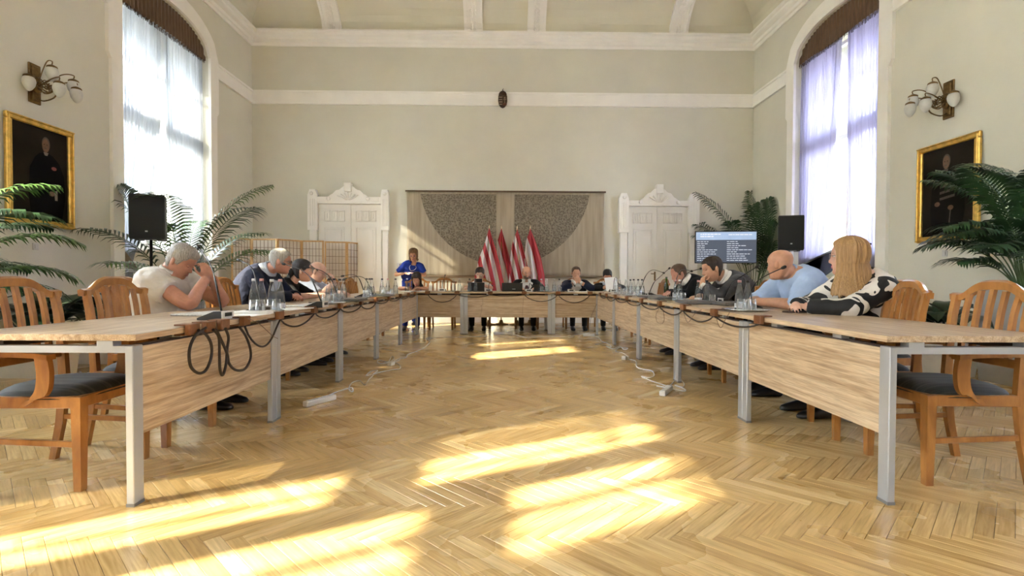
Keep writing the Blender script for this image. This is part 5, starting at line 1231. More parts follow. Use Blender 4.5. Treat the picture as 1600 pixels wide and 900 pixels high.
# ================================================================ PEOPLE
def skin_mat(name, col): return mat(name, col, .5, var=.10, vscale=25, sss=.06, bump=.05, bscale=220)
SK_A = skin_mat('skin_warm', (.52, .27, .165)); SK_B = skin_mat('skin_light', (.60, .36, .26)); SK_C = skin_mat('skin_ruddy', (.50, .24, .16)); SK_D = skin_mat('skin_tan', (.43, .225, .13))
def hair_mat(name, col, var=.45): return mat(name, col, .55, var=var, vscale=45, stretch=(5, 5, .12), bump=.08, bscale=60)
H_GREY = hair_mat('hair_grey', (.34, .32, .29)); H_WHITE = hair_mat('hair_silver', (.34, .32, .285)); H_BLACK = hair_mat('hair_black', (.012, .010, .010)); H_DKBR = hair_mat('hair_dark_brown', (.028, .016, .011))
H_BROWN = hair_mat('hair_brown', (.085, .045, .022)); H_BLOND = hair_mat('hair_blonde', (.33, .19, .075), .35); H_LTBR = hair_mat('hair_light_brown', (.20, .11, .05)); H_STUB = mat('hair_stubble', (.40, .215, .14), .6, var=.3, vscale=60)
EYEW = mat('eye_white', (.7, .68, .65), .2); EYED = mat('eye_dark', (.03, .018, .012), .15); LIPM = mat('lip', (.42, .16, .13), .45); LIPR = mat('lip_rose', (.46, .10, .11), .4)
def cloth(name, col, var=.10, bump=.25, rough=.8, bscale=26): return mat(name, col, rough, var=var, vscale=6, bump=bump, bscale=bscale, sheen=.02, spec=.25)
C_WHITE = cloth('white_shirt_cotton', (.64, .61, .565), .05, .55, .8, 16); C_NAVY = cloth('navy_wool', (.009, .012, .030)); C_BLACK = cloth('black_cloth', (.006, .006, .007)); C_BLUE = cloth('light_blue_shirt_cotton', (.36, .47, .68), .08, .5, .8, 16)
C_PALEB = cloth('pale_blue_shirt_cotton', (.48, .53, .62), .10, .45, .8, 18); C_VEST = cloth('charcoal_vest', (.035, .035, .042)); C_GREY = cloth('grey_suit_wool', (.050, .048, .050)); C_ROYAL = cloth('royal_blue_cloth', (.012, .035, .26)); C_CREAM = cloth('cream_cotton', (.76, .73, .67)); C_DKTR = cloth('dark_trousers', (.018, .018, .022)); C_INK = cloth('ink_blue_suit', (.010, .014, .036))
SHOE = mat('black_shoe_leather', (.01, .009, .009), .3); TIEM = mat('dark_red_tie', (.055, .012, .018), .4); STEELF = mat('steel_spectacles', (.12, .11, .11), .3, .6)
def bw_mat():
    m, nt, b = nodes_of('black_white_print'); L = nt.links.new; tc = N(nt, 'ShaderNodeTexCoord')
    nz = N(nt, 'ShaderNodeTexNoise', i_Scale=5.6, i_Detail=.8, i_Distortion=1.9); L(tc.outputs['Object'], nz.inputs['Vector'])
    r = ramp(nt, [(0, (.006, .006, .007)), (.535, (.66, .62, .57))], 'CONSTANT'); L(nz.outputs['Fac'], r.inputs[0]); L(r.outputs[0], b.inputs['Base Color']); b.inputs['Roughness'].default_value = .75; return m
C_PRINT = bw_mat()

HZ = [(-.124, .012, .060, .000), (-.120, .030, .078, -.008), (-.110, .044, .088, -.022), (-.094, .053, .092, -.042), (-.075, .060, .090, -.058), (-.055, .0655, .092, -.072), (-.030, .0705, .092, -.084), (0, .0745, .091, -.095), (.025, .0765, .095, -.100), (.05, .0775, .094, -.102), (.075, .0735, .084, -.097), (.095, .063, .066, -.082), (.110, .046, .043, -.060), (.119, .024, .020, -.032), (.1215, .006, .004, -.008)]
def head_ring(z):
    for a, c in zip(HZ, HZ[1:]):
        if a[0] <= z <= c[0]:
            t = (z - a[0]) / (c[0] - a[0]); return [lerp(a[k], c[k], t) for k in (1, 2, 3)]
    return list(HZ[0][1:]) if z < HZ[0][0] else list(HZ[-1][1:])
def gs(x, s): return exp(-(x / s) ** 2)
def head_pt(a, z, off=0.0, feat=True, fem=False):
    w_, yf, yb = head_ring(z); sa, ca = sin(a), cos(a)
    x = w_ * (1 if sa >= 0 else -1) * abs(sa) ** .88; y = (yf if ca >= 0 else -yb) * (1 if ca >= 0 else -1) * abs(ca) ** .82
    if feat and ca > 0:
        k = sstep(.0, .35, ca)
        y += k * (.027 * gs(x, .0125) * sstep(.028, -.030, z) * sstep(-.050, -.034, z) + .006 * gs(x, .010) * gs(z - .02, .02))
        y += k * (-.0105 * (gs(x - .032, .018) + gs(x + .032, .018)) * gs(z - .006, .013))
        y += k * (.0035 * (gs(x - .03, .024) + gs(x + .03, .024)) * gs(z - .026, .010) * (0 if fem else 1))
        y += k * (.005 * gs(x, .024) * (gs(z + .058, .006) + gs(z + .070, .006)) - .004 * gs(x, .026) * gs(z + .064, .003))
        y += k * (.005 * gs(x, .022) * gs(z + .102, .013))
        y += k * .003 * (gs(x - .045, .018) + gs(x + .045, .018)) * gs(z + .022, .018)
    v = Vector((x, y, z))
    if off:
        n = Vector((x / .075, y / .095, (z + .01) / .12)); n.normalize(); v += n * off
    return v
def head_mesh(b, M, fem=False, sc=1.0, ears=True):
    zs = [-.124 + .2455 * (i / 46) for i in range(47)]; na = 52
    b.loft([[M @ (head_pt(2 * pi * j / na, z, fem=fem) * sc) for j in range(na)] for z in zs])
    if ears:
        for s_ in (-1, 1):
            Re = M.to_3x3() @ Matrix.Rotation(s_ * -.42, 3, 'Z') @ Matrix.Rotation(.18, 3, 'X')
            b.ball(M @ (Vector((s_ * .0815, -.012, -.006)) * sc), (.0115 * sc, .021 * sc, .034 * sc), 12, Re)
def hair_mask(style, a, z):
    a = abs((a + pi) % (2 * pi) - pi)      # 0 front .. pi back
    deg = math.degrees(a)
    if style == 'short': line = .072 if deg < 35 else lerp(.072, .040, sstep(35, 60, deg)) if deg < 60 else lerp(.040, -.015, sstep(60, 78, deg)) if deg < 95 else lerp(.015, -.082, sstep(95, 120, deg))
    elif style == 'receding': line = .098 if deg < 30 else lerp(.098, .045, sstep(30, 66, deg)) if deg < 66 else lerp(.045, -.012, sstep(66, 80, deg)) if deg < 95 else lerp(.015, -.080, sstep(95, 120, deg))
    elif style == 'fringe':
        line = .05 if deg < 80 else lerp(.01, -.08, sstep(92, 120, deg)); top = lerp(.03, .052, sstep(80, 140, deg))
        return sstep(line - .008, line + .010, z) * sstep(top + .012, top - .012, z) * sstep(76, 86, deg)
    elif style == 'tied': line = .078 if deg < 30 else lerp(.078, .035, sstep(30, 60, deg)) if deg < 60 else lerp(.035, .004, sstep(60, 80, deg)) if deg < 98 else lerp(.004, -.092, sstep(98, 118, deg))
    elif style == 'full': line = .078 if deg < 30 else lerp(.078, .02, sstep(30, 62, deg)) if deg < 62 else lerp(.02, -.06, sstep(62, 80, deg)) if deg < 95 else -.09
    elif style == 'beard': 
        return sstep(-.035, -.06, z) * sstep(112, 96, deg) * (1 - .95 * gs((a * .075), .022) * gs(z + .064, .006))
    return sstep(line - .012, line + .010, z)
def hair_shell(parent, M, style, thick, m, seed=0, sc=1.0, name='hair', messy=.003):
    b = MB(); na, nz_ = 120, 60
    zs = [-.123 + .2445 * (i / nz_) for i in range(nz_ + 1)]
    def fn(j, z):
        a = 2 * pi * j / na; k = hair_mask(style, a, z); nn = mnoise.noise(Vector((a * 12 + seed, z * 12, seed))) + .8 * mnoise.noise(Vector((a * 34, z * 16 + seed, 3)))
        off = lerp(-.007, thick * (.75 + .5 * sstep(.0, .1, z)) + messy * nn, k); return M @ (head_pt(a, z, off, feat=k < .02 or style == 'beard') * sc)
    b.loft([[fn(j, z) for j in range(na)] for z in zs]); return b.build(name, m, parent)
def locks(parent, M, m, vol, zend, front, spread, seed, name='hair', sc=1.0):
    """long hair: a ridged sheet over the skull that falls past the jaw, parted at the crown"""
    b = MB(); nu, nv = 150, 34
    def fn(u, v):
        a = lerp(radians(front), 2 * pi - radians(front), u); rid = mnoise.noise(Vector((a * 9 + seed, v * 1.0, seed))) * .009 + mnoise.noise(Vector((a * 30, v * 1.2 + seed, 7))) * .0035
        zt = .120
        if v < .5:
            z = lerp(zt, -.05, (v / .5) ** 1.2); p = head_pt(a, z, vol * (.6 + .8 * v) + rid + .01 * max(0, -cos(a)) * v, feat=False)
        else:
            t = (v - .5) / .5; p = head_pt(a, -.05, vol + .01 * max(0, -cos(a)) * .5, feat=False); d = Vector((p.x, p.y, 0)).normalized(); base_r = Vector((p.x, p.y, 0)).length
            edge = .5 + .5 * sin(pi * u)
            ze = zend * (.86 + .14 * edge) + .03 * mnoise.noise(Vector((a * 22, 1, seed)))
            p = d * (base_r + spread * t - .012 * t * t + rid * (1 + .8 * t) + .008 * sin(6 * t + 3 * u)) ; p.z = lerp(-.05, ze, t)
        return M @ (p * sc)
    b.grid(fn, nu, nv); o = b.build(name, m, parent, fix=False); sm_ = o.modifiers.new('thick', 'SOLIDIFY'); sm_.thickness = .014; sm_.offset = -1; return o
def face_parts(parent, M, brow, lip, sc=1.0, closed=False):
    skm = parent.children[0].data.materials[0] if parent.children else SK_A
    for s_ in (-1, 1):
        b = MB(); c = Vector((s_ * .0315, .0785, .006)); b.ball(M @ (c * sc), (.0125 * sc, .010 * sc, (.0085 if closed else .0055) * sc), 12, M.to_3x3()); e = b.build('eye', skm if closed else EYEW, parent)
        b = MB(); b.ball(M @ ((c + Vector((0, .0075, -.0005 if not closed else -.0055))) * sc), ((.0058 if not closed else .0095) * sc, .0032 * sc, (.0052 if not closed else .0012) * sc), 10, M.to_3x3()); b.build('iris', EYED, e)
        b = MB(); b.tube([M @ (Vector((s_ * x, .094 - abs(x) * .24 + .0010, z)) * sc) for x, z in ((.012, .0225), (.022, .0265), (.034, .0275), (.046, .0225))], [.0014, .0024, .0022, .001], 6); b.build('eyebrow', brow, parent)
    b = MB()
    for dz, k in ((-.0585, .0042), (-.0695, .0050)): b.tube([M @ (Vector((x, .0975 - 1.5 * x * x * 8, dz + abs(x) * .06 * (1 if dz > -.06 else -.3))) * sc) for x in (-.023, -.012, 0, .012, .023)], [.001, k * .85, k, k * .85, .001], 6)
    b.build('lips', lip, parent)
def spectacles(parent, M, m, dark=False, sc=1.0):
    b = MB()
    for s_ in (-1, 1):
        P = [Vector((s_ * .033 + .025 * cos(2 * pi * k / 16), .105 - .004 * cos(2 * pi * k / 16) * s_, .004 + .018 * sin(2 * pi * k / 16))) for k in range(17)]; b.tube([M @ (p * sc) for p in P], .0017, 5)
        b.tube([M @ (Vector(p) * sc) for p in ((s_ * .058, .100, .008), (s_ * .076, .06, .010), (s_ * .082, .0, .010), (s_ * .080, -.02, -.004))], .0017, 5)
    b.tube([M @ (Vector((x, .108, .008)) * sc) for x in (-.009, 0, .009)], .0018, 5); g = b.build('glasses', m, parent)
    for s_ in (-1, 1):
        b = MB(); b.lathe([(.001, 0), (.0235, 0), (.0235, .001), (.001, .001)], n=16, R=M.to_3x3() @ Matrix.Rotation(radians(-90), 3, 'X') @ Matrix.Diagonal((1, .74, 1)), c=M @ (Vector((s_ * .033, .104, .004)) * sc)); b.build('lens', mat('dark_lens', (.01, .009, .009), .1) if dark else GLASS, g)
def hand(b, W_, d, pn, side, curl=.5, spread=.12, sc=1.0, thumb=.6):
    """hand at wrist W_ pointing along d with palm normal pn; side +1 = right hand"""
    d = Vector(d).normalized(); z = -(Vector(pn) - d * Vector(pn).dot(d)).normalized(); x = d.cross(z).normalized()
    Rm = Matrix((x, d, z)).transposed(); T = lambda p: Vector(W_) + Rm @ (Vector(p) * sc)
    b.loft([[T((cx + rx * cos(2 * pi * j / 14), y, cz + rz_ * sin(2 * pi * j / 14))) for j in range(14)] for y, cx, rx, cz, rz_ in ((-.03, 0, .027, 0, .020), (0, 0, .028, 0, .019), (.03, -.003 * side, .037, 0, .017), (.06, 0, .042, .001, .015), (.09, 0, .041, .001, .0125), (.098, 0, .036, 0, .008))])
    for k, (fx, L, r_) in enumerate(((-.031, .072, .0088), (-.0105, .080, .0092), (.0105, .075, .0088), (.0305, .060, .0078))):
        fx *= side; p = Vector((fx, .088, 0)); an = -.05; yaw = (k - 1.5) * spread * .35 * side; pts = [p - Vector((0, .02, 0)), p]
        for seg, cu in ((.45, .55), (.32, .95), (.23, .7)):
            an -= curl * cu * (1 + .08 * k); p = p + Vector((sin(yaw) * cos(an), cos(yaw) * cos(an), sin(an))) * L * seg; pts.append(p)
        b.tube([T(q) for q in catmull(pts, 3)], [r_ * (1 - .035 * i) for i in range(3 * 4 + 1)], 8); b.ball(T(p), r_ * .62 * sc, 8)
    p = Vector((-.030 * side, .018, -.006)); pts = [Vector((-.012 * side, .005, -.004)), p]
    for L, ax, ay, az in ((.036, -.72, .66, -.25), (.030, -.45 + .3 * thumb, .85, -.35), (.024, -.15 + .4 * thumb, .95, -.3)):
        p = p + Vector((ax * side, ay, az)).normalized() * L; pts.append(p)
    b.tube([T(q) for q in catmull(pts, 3)], [.0125 - .0004 * i for i in range(13)], 8); b.ball(T(p), .0075 * sc, 8)
def remesh(o, vox, it=3, fac=.5):
    m = o.modifiers.new('remesh', 'REMESH'); m.mode = 'VOXEL'; m.voxel_size = vox; m.use_smooth_shade = True
    s_ = o.modifiers.new('smooth', 'SMOOTH'); s_.factor = fac; s_.iterations = it
TM = [(-.06, .165, .125), (0, .178, .135), (.2, .174, .132), (.45, .174, .128), (.68, .194, .134), (.82, .200, .122), (.91, .172, .104), (.965, .118, .086), (1.0, .084, .074), (1.03, .070, .066)]
TF = [(-.06, .165, .12), (0, .175, .13), (.2, .150, .115), (.42, .138, .105), (.64, .158, .125), (.82, .160, .098), (.92, .128, .08), (.98, .080, .064), (1.03, .056, .054)]
WTEX = bpy.data.textures.new('cloth_folds', 'CLOUDS'); WTEX.noise_scale = .085; WTEX.noise_depth = 2
def wrinkle(o, k):
    d = o.modifiers.new('folds', 'DISPLACE'); d.texture = WTEX; d.strength = k; d.mid_level = .5; d.texture_coords = 'LOCAL'
class Person:
    def __init__(s, label, seat, face, head_w, look=(0, 0, 0), fem=False, build=1.0, belly=0.0, skin=SK_A, vox=.0055, standing=False, hs=1.0, neck=None, ears=True):
        s.r = empty('person', (seat[0], seat[1], 0), radians(face - 90), label, 'person'); s.fem = fem; s.vox = vox; s.skin = skin; s.hs = hs
        Rw = Matrix.Rotation(-radians(face - 90), 3, 'Z'); s.Rw = Rw; s.seat = Vector((seat[0], seat[1], 0))
        s.sh = .46 if not standing else .88; s.standing = standing
        H = Rw @ (Vector(head_w) - s.seat); s.H = H
        yaw, pit, rol = (radians(v) for v in look)
        s.Hm = Matrix.Translation(H) @ (Matrix.Rotation(yaw, 4, 'Z') @ Matrix.Rotation(-pit, 4, 'X') @ Matrix.Rotation(rol, 4, 'Y'))
        up = s.Hm.to_3x3() @ Vector((0, 0, 1)); bk = s.Hm.to_3x3() @ Vector((0, 1, 0)); s.P0 = Vector((0, 0, s.sh + .09))
        skull = H - up * .055 - bk * .03; tgt = H - Vector((0, 0, .158 if not fem else .170)) - (bk - Vector((0, 0, bk.z))) * .052 + Vector((0, (s.P0.y - H.y) * .06, 0))
        if neck: tgt = Rw @ (ony(neck[0], neck[1], head_w[1]) - s.seat)
        s.Nk = tgt; s.skull = skull; k = build; s.k = k
        mid = s.P0.lerp(s.Nk, .52) + Vector((0, -.045 - .25 * max(0, s.Nk.y - s.P0.y - .1), .0)); s.mid = mid; s.T = TF if fem else TM; s.belly = belly
        s.ears = ears
    def c(s, t):
        a, m_, e = s.P0, s.mid, s.Nk; q = m_ * 2 - (a + e) * .5
        return a * (1 - t) ** 2 + q * 2 * t * (1 - t) + e * t * t
    def tp(s, t, ang, off=0.0):
        for a, b_ in zip(s.T, s.T[1:]):
            if a[0] <= t <= b_[0]: break
        f = min(1, max(0, (t - a[0]) / (b_[0] - a[0]))); wx = lerp(a[1], b_[1], f) * s.k + off; wy = lerp(a[2], b_[2], f) * s.k + off
        tg = (s.c(t + .02) - s.c(t - .02)).normalized(); X = Vector((1, 0, 0)); X = (X - tg * X.dot(tg)).normalized(); Y = tg.cross(X)
        ca, sa = cos(ang), sin(ang); fr = 1 + s.belly * gs(t - .22, .25) * max(0, sa)
        if s.fem and sa > 0: fr += .16 * gs(t - .62, .12) * sa
        return s.c(t) + X * (wx * (1 if ca >= 0 else -1) * abs(ca) ** .85) + Y * (wy * fr * (1 if sa >= 0 else -1) * abs(sa) ** .85)
    def shoulder(s, sx):
        return s.tp(.855, 0 if sx > 0 else pi, -.035)
    def torso(s, b, t0, t1, off, n=28, m=22):
        b.loft([[s.tp(lerp(t0, t1, i / m), 2 * pi * j / n, off) for j in range(n)] for i in range(m + 1)])
    def arm_path(s, sx, elbow, wrist, upto=1.0):
        S = s.shoulder(sx); E, W_ = Vector(elbow), Vector(wrist); inn = s.c(.84).lerp(S, .45)
        P = [inn, S, S.lerp(E, .5), E, E.lerp(W_, .5), W_]; return P
    def body(s, arms, hands_):
        b = MB(); s.torso(b, -.05, 1.03, -.012); head_mesh(b, s.Hm, s.fem, s.hs, ears=s.ears)
        nb = s.c(.97); b.tube(catmull([nb, nb.lerp(s.skull, .5) + Vector((0, -.006, 0)), s.skull], 4), [(.066 if not s.fem else .052) * s.hs * (1 - .012 * i) for i in range(9)], 14)
        for sx, (e, w_) in zip((-1, 1), arms):
            P = catmull(s.arm_path(sx, e, w_), 4); n = len(P); k = .86 if s.fem else 1.0
            rad = [lerp(.052, .050, i / 8) if i < 8 else lerp(.050, .043, (i - 8) / 4) if i < 12 else lerp(.044, .027, (i - 12) / (n - 13)) for i in range(n)]; b.tube(P, [r_ * k * s.k for r_ in rad], 14)
        for sx, (w_, h) in zip((-1, 1), zip([a[1] for a in arms], hands_)):
            if h: hand(b, w_, h[0], h[1], sx, h[2] if len(h) > 2 else .4, h[3] if len(h) > 3 else .12, .93 if s.fem else 1.02)
        o = b.build('body', s.skin, s.r); remesh(o, s.vox, 2, .45); s.arms = arms; return o
    def top(s, m, name='shirt', sleeve=1.0, off=.008, r=1.0, t0=-.02, t1=.985, sleeve_r=.0, vox=None, collar=None, wr=.018):
        b = MB(); s.torso(b, t0, t1, off); k = .9 if s.fem else 1.0
        if sleeve > 0:
            for sx, (e, w_) in zip((-1, 1), s.arms):
                P = catmull(s.arm_path(sx, e, w_), 4); n = len(P); m_ = max(4, int(round(sleeve * (n - 1)))) + 1
                rad = [.066 if i < 5 else lerp(.066, .058, (i - 5) / 4) if i < 9 else lerp(.058, .053, (i - 9) / 4) if i < 13 else lerp(.053, .040, (i - 13) / (n - 14)) for i in range(n)]
                b.tube(P[:m_], [q * k * s.k * r + sleeve_r for q in rad[:m_]], 16)
        o = b.build(name, m, s.r); remesh(o, vox or max(.009, s.vox * 1.5), 4, .5); wrinkle(o, wr); return o
    def legs(s, m, shoe=SHOE, skirt=False):
        b = MB(); sh = s.sh; k = s.k
        if s.standing:
            s.torso(b, -.06, .12, .006)
            for sx in (-1, 1): b.tube(catmull([(sx * .085, 0, sh + .06), (sx * .09, .01, .48), (sx * .09, -.005, .07)], 5), [lerp(.088, .055, i / 10) * k for i in range(11)], 14)
            A = [(sx * .09, 0.0) for sx in (-1, 1)]
        else:
            s.torso(b, -.06, .16, .005)
            for sx in (-1, 1):
                b.tube(catmull([(sx * .075, -.02, sh + .075), (sx * .10, .22, sh + .075), (sx * .115, .41, sh + .055), (sx * .115, .43, sh - .12), (sx * .115, .41, .08)], 4), [lerp(.088, .066, min(1, i / 8)) * k if i < 9 else lerp(.066, .050, (i - 9) / 7) for i in range(17)], 14)
            A = [(sx * .115, .41) for sx in (-1, 1)]
        o = b.build('trousers', m, s.r); remesh(o, .014, 4, .5)
        for ax, ay in A:
            b = MB(); b.loft([[(ax + w_ * cos(2 * pi * j / 14), ay + y, max(.002, zc + h * sin(2 * pi * j / 14))) for j in range(14)] for y, w_, zc, h in ((-.075, .02, .04, .03), (-.06, .034, .045, .045), (0, .038, .055, .055), (.06, .042, .04, .04), (.12, .045, .03, .03), (.17, .038, .022, .022), (.19, .015, .016, .012))]); b.build('shoe', shoe, s.r)
    def patch(s, name, m, fn, nu=8, nv=12, parent=None, th=.003):
        b = MB(); b.grid(fn, nu, nv); o = b.build(name, m, parent or s.r, fix=False); sm_ = o.modifiers.new('thick', 'SOLIDIFY'); sm_.thickness = th; sm_.offset = 0; return o
    def suit_front(s, shirt, lapel, tie=None, depth=.52, wid=.42, inner=True):
        """shirt V, lapels and tie lying on the chest"""
        A = pi / 2; o = .018; (s.top(shirt, 'shirt', 0, .012, t0=.35, t1=1.005, wr=.004) if inner else s.top(shirt, 'shirt', 0, -.001, t0=.5, t1=1.01, wr=.002))
        s.patch('shirt_front', shirt, lambda u, v: s.tp(lerp(depth, .985, v), A + (u - .5) * 2 * wid * (.12 + .88 * v), o + .045 * v ** .7))
        for sg in (-1, 1):
            s.patch('lapel', lapel, lambda u, v, sg=sg: s.tp(lerp(depth - .03, .985, v), A + sg * (wid * (.10 + .92 * v) + (u - .1) * (.34 * sin(pi * min(1, .15 + v * .8)) + .05)), o + .006 + .043 * v ** .7), 4, 12)
        if tie: s.patch('tie', tie, lambda u, v: s.tp(lerp(depth - .02, .97, v), A + (u - .5) * (.26 - .12 * v), o + .009 + .047 * v ** .7), 4, 10)
    def collar(s, m, h=.045, r=.072, open_=.35, t=.975):
        c0 = s.c(t); tg = (s.skull - s.c(.97)).normalized(); X = Vector((1, 0, 0)); X = (X - tg * X.dot(tg)).normalized(); Y = tg.cross(X); r *= (.86 if s.fem else 1)
        def fn(u, v):
            a = pi / 2 + open_ + u * (2 * pi - 2 * open_); k = 1 if v < .5 else 1.0; w_ = r * (1.0 + (.10 if v > .55 else 0)); z = h * (v / .5 if v <= .5 else 1 - .95 * (v - .5) / .5)
            return c0 + X * (w_ * cos(a)) + Y * (w_ * sin(a) * .98 + .004) + tg * (z - .005)
        s.patch('collar', m, fn, 28, 6, th=.003)
PX = lambda px, py, Y: ony(px, py, Y)
DN, UPV = (0, 0, -1), (0, 0, 1)
def on_table(e=.26, y0=.30, w_=.10, y1=.50, z=.80): return [((-e, y0, z), (-w_, y1, z + .005)), ((e, y0, z), (w_, y1, z + .005))]
def clasp(z=0): return [((.75, .45, -.05 + z), (.35, -.2, -1), .75, .05), ((-.75, .45, -.05 + z), (-.35, -.2, -1), .75, .05)]
FLAT = [((.25, 1, -.12), DN, .25), ((-.25, 1, -.12), DN, .25)]

# --- left row
p = Person('person in a white short sleeved shirt with face buried in both hands', (-2.64, 4.05), 0, PX(283, 408, 4.05), (0, 34, 0), build=1.18, belly=.22, skin=SK_C, neck=(266, 424))
p.body([((-.20, .36, .80), (-.035, .375, .99)), ((.20, .33, .80), (.035, .365, .985))], [((.30, -.25, .95), (.35, -.9, 0), .75, .05), ((-.30, -.25, .95), (-.35, -.9, 0), .75, .05)])
p.top(C_WHITE, 'shirt', .42, .012, 1.12, sleeve_r=.014, wr=.03); p.collar(C_WHITE, .045, .076, .85); p.legs(C_DKTR); hair_shell(p.r, p.Hm, 'short', .013, H_WHITE, 1, messy=.005); face_parts(p.r, p.Hm, H_GREY, LIPM, closed=True)
p = Person('person in a navy jacket and dark glasses leaning forward on the table', (-2.66, 5.40), 0, PX(438, 408.5, 5.40), (18, 8, 0), build=1.16, belly=.15, skin=SK_C, neck=(420, 420))
p.body(on_table(.27, .34, .06, .50), clasp()); p.top(C_NAVY, 'jacket', .94, .013, 1.10, t1=.975, wr=.012); p.suit_front(C_PALEB, C_NAVY, inner=False); p.collar(C_PALEB, .055, .080); p.legs(C_DKTR); hair_shell(p.r, p.Hm, 'short', .012, H_WHITE, 2, messy=.004); face_parts(p.r, p.Hm, H_GREY, LIPM); spectacles(p.r, p.Hm, DARKPL, True)
p = Person('person in a black blouse with folded hands on the left row', (-2.60, 6.02), 0, PX(472, 423, 6.02), (22, 4, 0), fem=True, skin=SK_B, neck=(460, 438))
p.body(on_table(.22, .32, .06, .58, .79), clasp()); p.top(C_BLACK, 'blouse', .60, .010, 1.0); p.legs(C_DKTR); hair_shell(p.r, p.Hm, 'tied', .013, H_BLACK, 3); face_parts(p.r, p.Hm, H_BLACK, LIPR)
b = MB(); b.ball(p.Hm @ Vector((0, -.115, -.03)), (.045, .035, .05), 12); b.tube([p.Hm @ Vector(q) for q in ((0, -.12, -.05), (0, -.14, -.10), (.01, -.125, -.17), (0, -.11, -.22))], [.028, .026, .018, .005], 10); b.build('ponytail', H_BLACK, p.r)
b = MB(); b.lathe([(.030, -.02), (.031, .02)], p.arms[1][1], 14, Matrix.Rotation(radians(90), 3, 'X'), cap=False); b.build('wrist_band', DARKPL, p.r)
p = Person('person in a pale blue shirt and dark vest with one hand raised', (-2.62, 6.64), 0, PX(496, 424.5, 6.64), (6, 22, 0), build=1.08, belly=.12, skin=SK_B, neck=(486, 434))
p.body([((-.24, .34, .79), (-.06, .56, .80)), ((.24, .38, .79), (.10, .50, .93))], [((.6, .6, -.1), DN, .6), ((-.2, -.3, .9), (0, -1, .2), .8)]); p.top(C_PALEB, 'shirt', .55, .010, 1.08, sleeve_r=.006); p.top(C_VEST, 'vest', 0, .022, t0=-.02, t1=.93, wr=.006); p.collar(C_PALEB, .048, .075); p.legs(C_DKTR)
hair_shell(p.r, p.Hm, 'fringe', .005, H_BROWN, 4); face_parts(p.r, p.Hm, H_BROWN, LIPM, closed=True); spectacles(p.r, p.Hm, STEELF)
# --- right row (they face -x)
p = Person('person with glasses in a black and white print blouse', (2.70, 3.80), 180, PX(1326, 401, 3.70), (-36, 2, 0), fem=True, build=1.30, belly=.10, skin=SK_B, hs=1.08, neck=(1346, 428), ears=False)
p.body([((-.24, .32, .80), (-.05, .52, .80)), ((.26, .30, .80), (.06, .53, .80))], clasp(.1)); p.top(C_PRINT, 'blouse', .96, .014, 1.16); p.legs(C_DKTR); face_parts(p.r, p.Hm, H_LTBR, LIPR, 1.08); spectacles(p.r, p.Hm, STEELF, sc=1.08)
hair_shell(p.r, p.Hm, 'full', .014, H_BLOND, 5, 1.08); locks(p.r, p.Hm, H_BLOND, .026, -.27, 58, .06, 5, 'long_hair', 1.08)
p = Person('person in a light blue shirt with rolled sleeves, looking away', (2.70, 4.50), 180, PX(1219, 413.5, 4.50), (-58, 4, 0), build=1.20, belly=.18, skin=SK_A, hs=1.05, neck=(1236, 425))
p.body([((-.30, .33, .80), (.02, .50, .80)), ((.30, .34, .80), (.10, .52, .80))], [((1, .15, -.05), DN, .35), ((-.9, .4, -.05), DN, .4)]); p.top(C_BLUE, 'shirt', .66, .013, 1.14, sleeve_r=.012, wr=.03); p.collar(C_BLUE, .045, .076, .75); p.legs(C_DKTR); face_parts(p.r, p.Hm, H_BROWN, LIPM, 1.05)

p = Person('person in a grey suit resting chin on one hand', (2.72, 5.77), 180, PX(1113, 421, 5.77), (2, 10, 6), build=1.16, belly=.15, skin=SK_A, hs=1.08, neck=(1130, 432))
hq = p.Hm @ Vector((.0, .115, -.085))
p.body([((-.22, .42, .80), (hq.x - .045, hq.y + .045, hq.z - .07)), ((.26, .32, .80), (.04, .55, .80))], [((.35, -.35, .85), (.2, -1, -.1), 1.0, .05), ((-.5, .8, -.1), DN, .7)]); p.top(C_GREY, 'jacket', .90, .014, 1.12, t1=.975, wr=.012); p.suit_front(C_WHITE, C_GREY, inner=False); p.collar(C_WHITE, .058, .084); p.legs(C_DKTR); hair_shell(p.r, p.Hm, 'short', .012, H_DKBR, 8, 1.08); face_parts(p.r, p.Hm, H_DKBR, LIPM, 1.08, True)
b = MB(); e, w_ = Vector(p.arms[0][0]), Vector(p.arms[0][1]); b.tube([e.lerp(w_, .82), e.lerp(w_, .97)], .041, 14); b.build('shirt_cuff', C_WHITE, p.r)
p = Person('person in a black suit looking down, far along the right row', (2.70, 6.88), 180, PX(1061, 428, 6.88), (2, 22, 0), build=1.10, skin=SK_C, hs=1.02, neck=(1070, 436))
p.body(on_table(.25, .34, .06, .52), clasp()); p.top(C_BLACK, 'jacket', .94, .013, 1.10, t1=.975, wr=.008); p.suit_front(C_WHITE, C_BLACK, inner=False); p.collar(C_WHITE, .055, .080); p.legs(C_DKTR); hair_shell(p.r, p.Hm, 'receding', .008, H_BROWN, 9, 1.02); face_parts(p.r, p.Hm, H_BROWN, LIPM, 1.02, True)
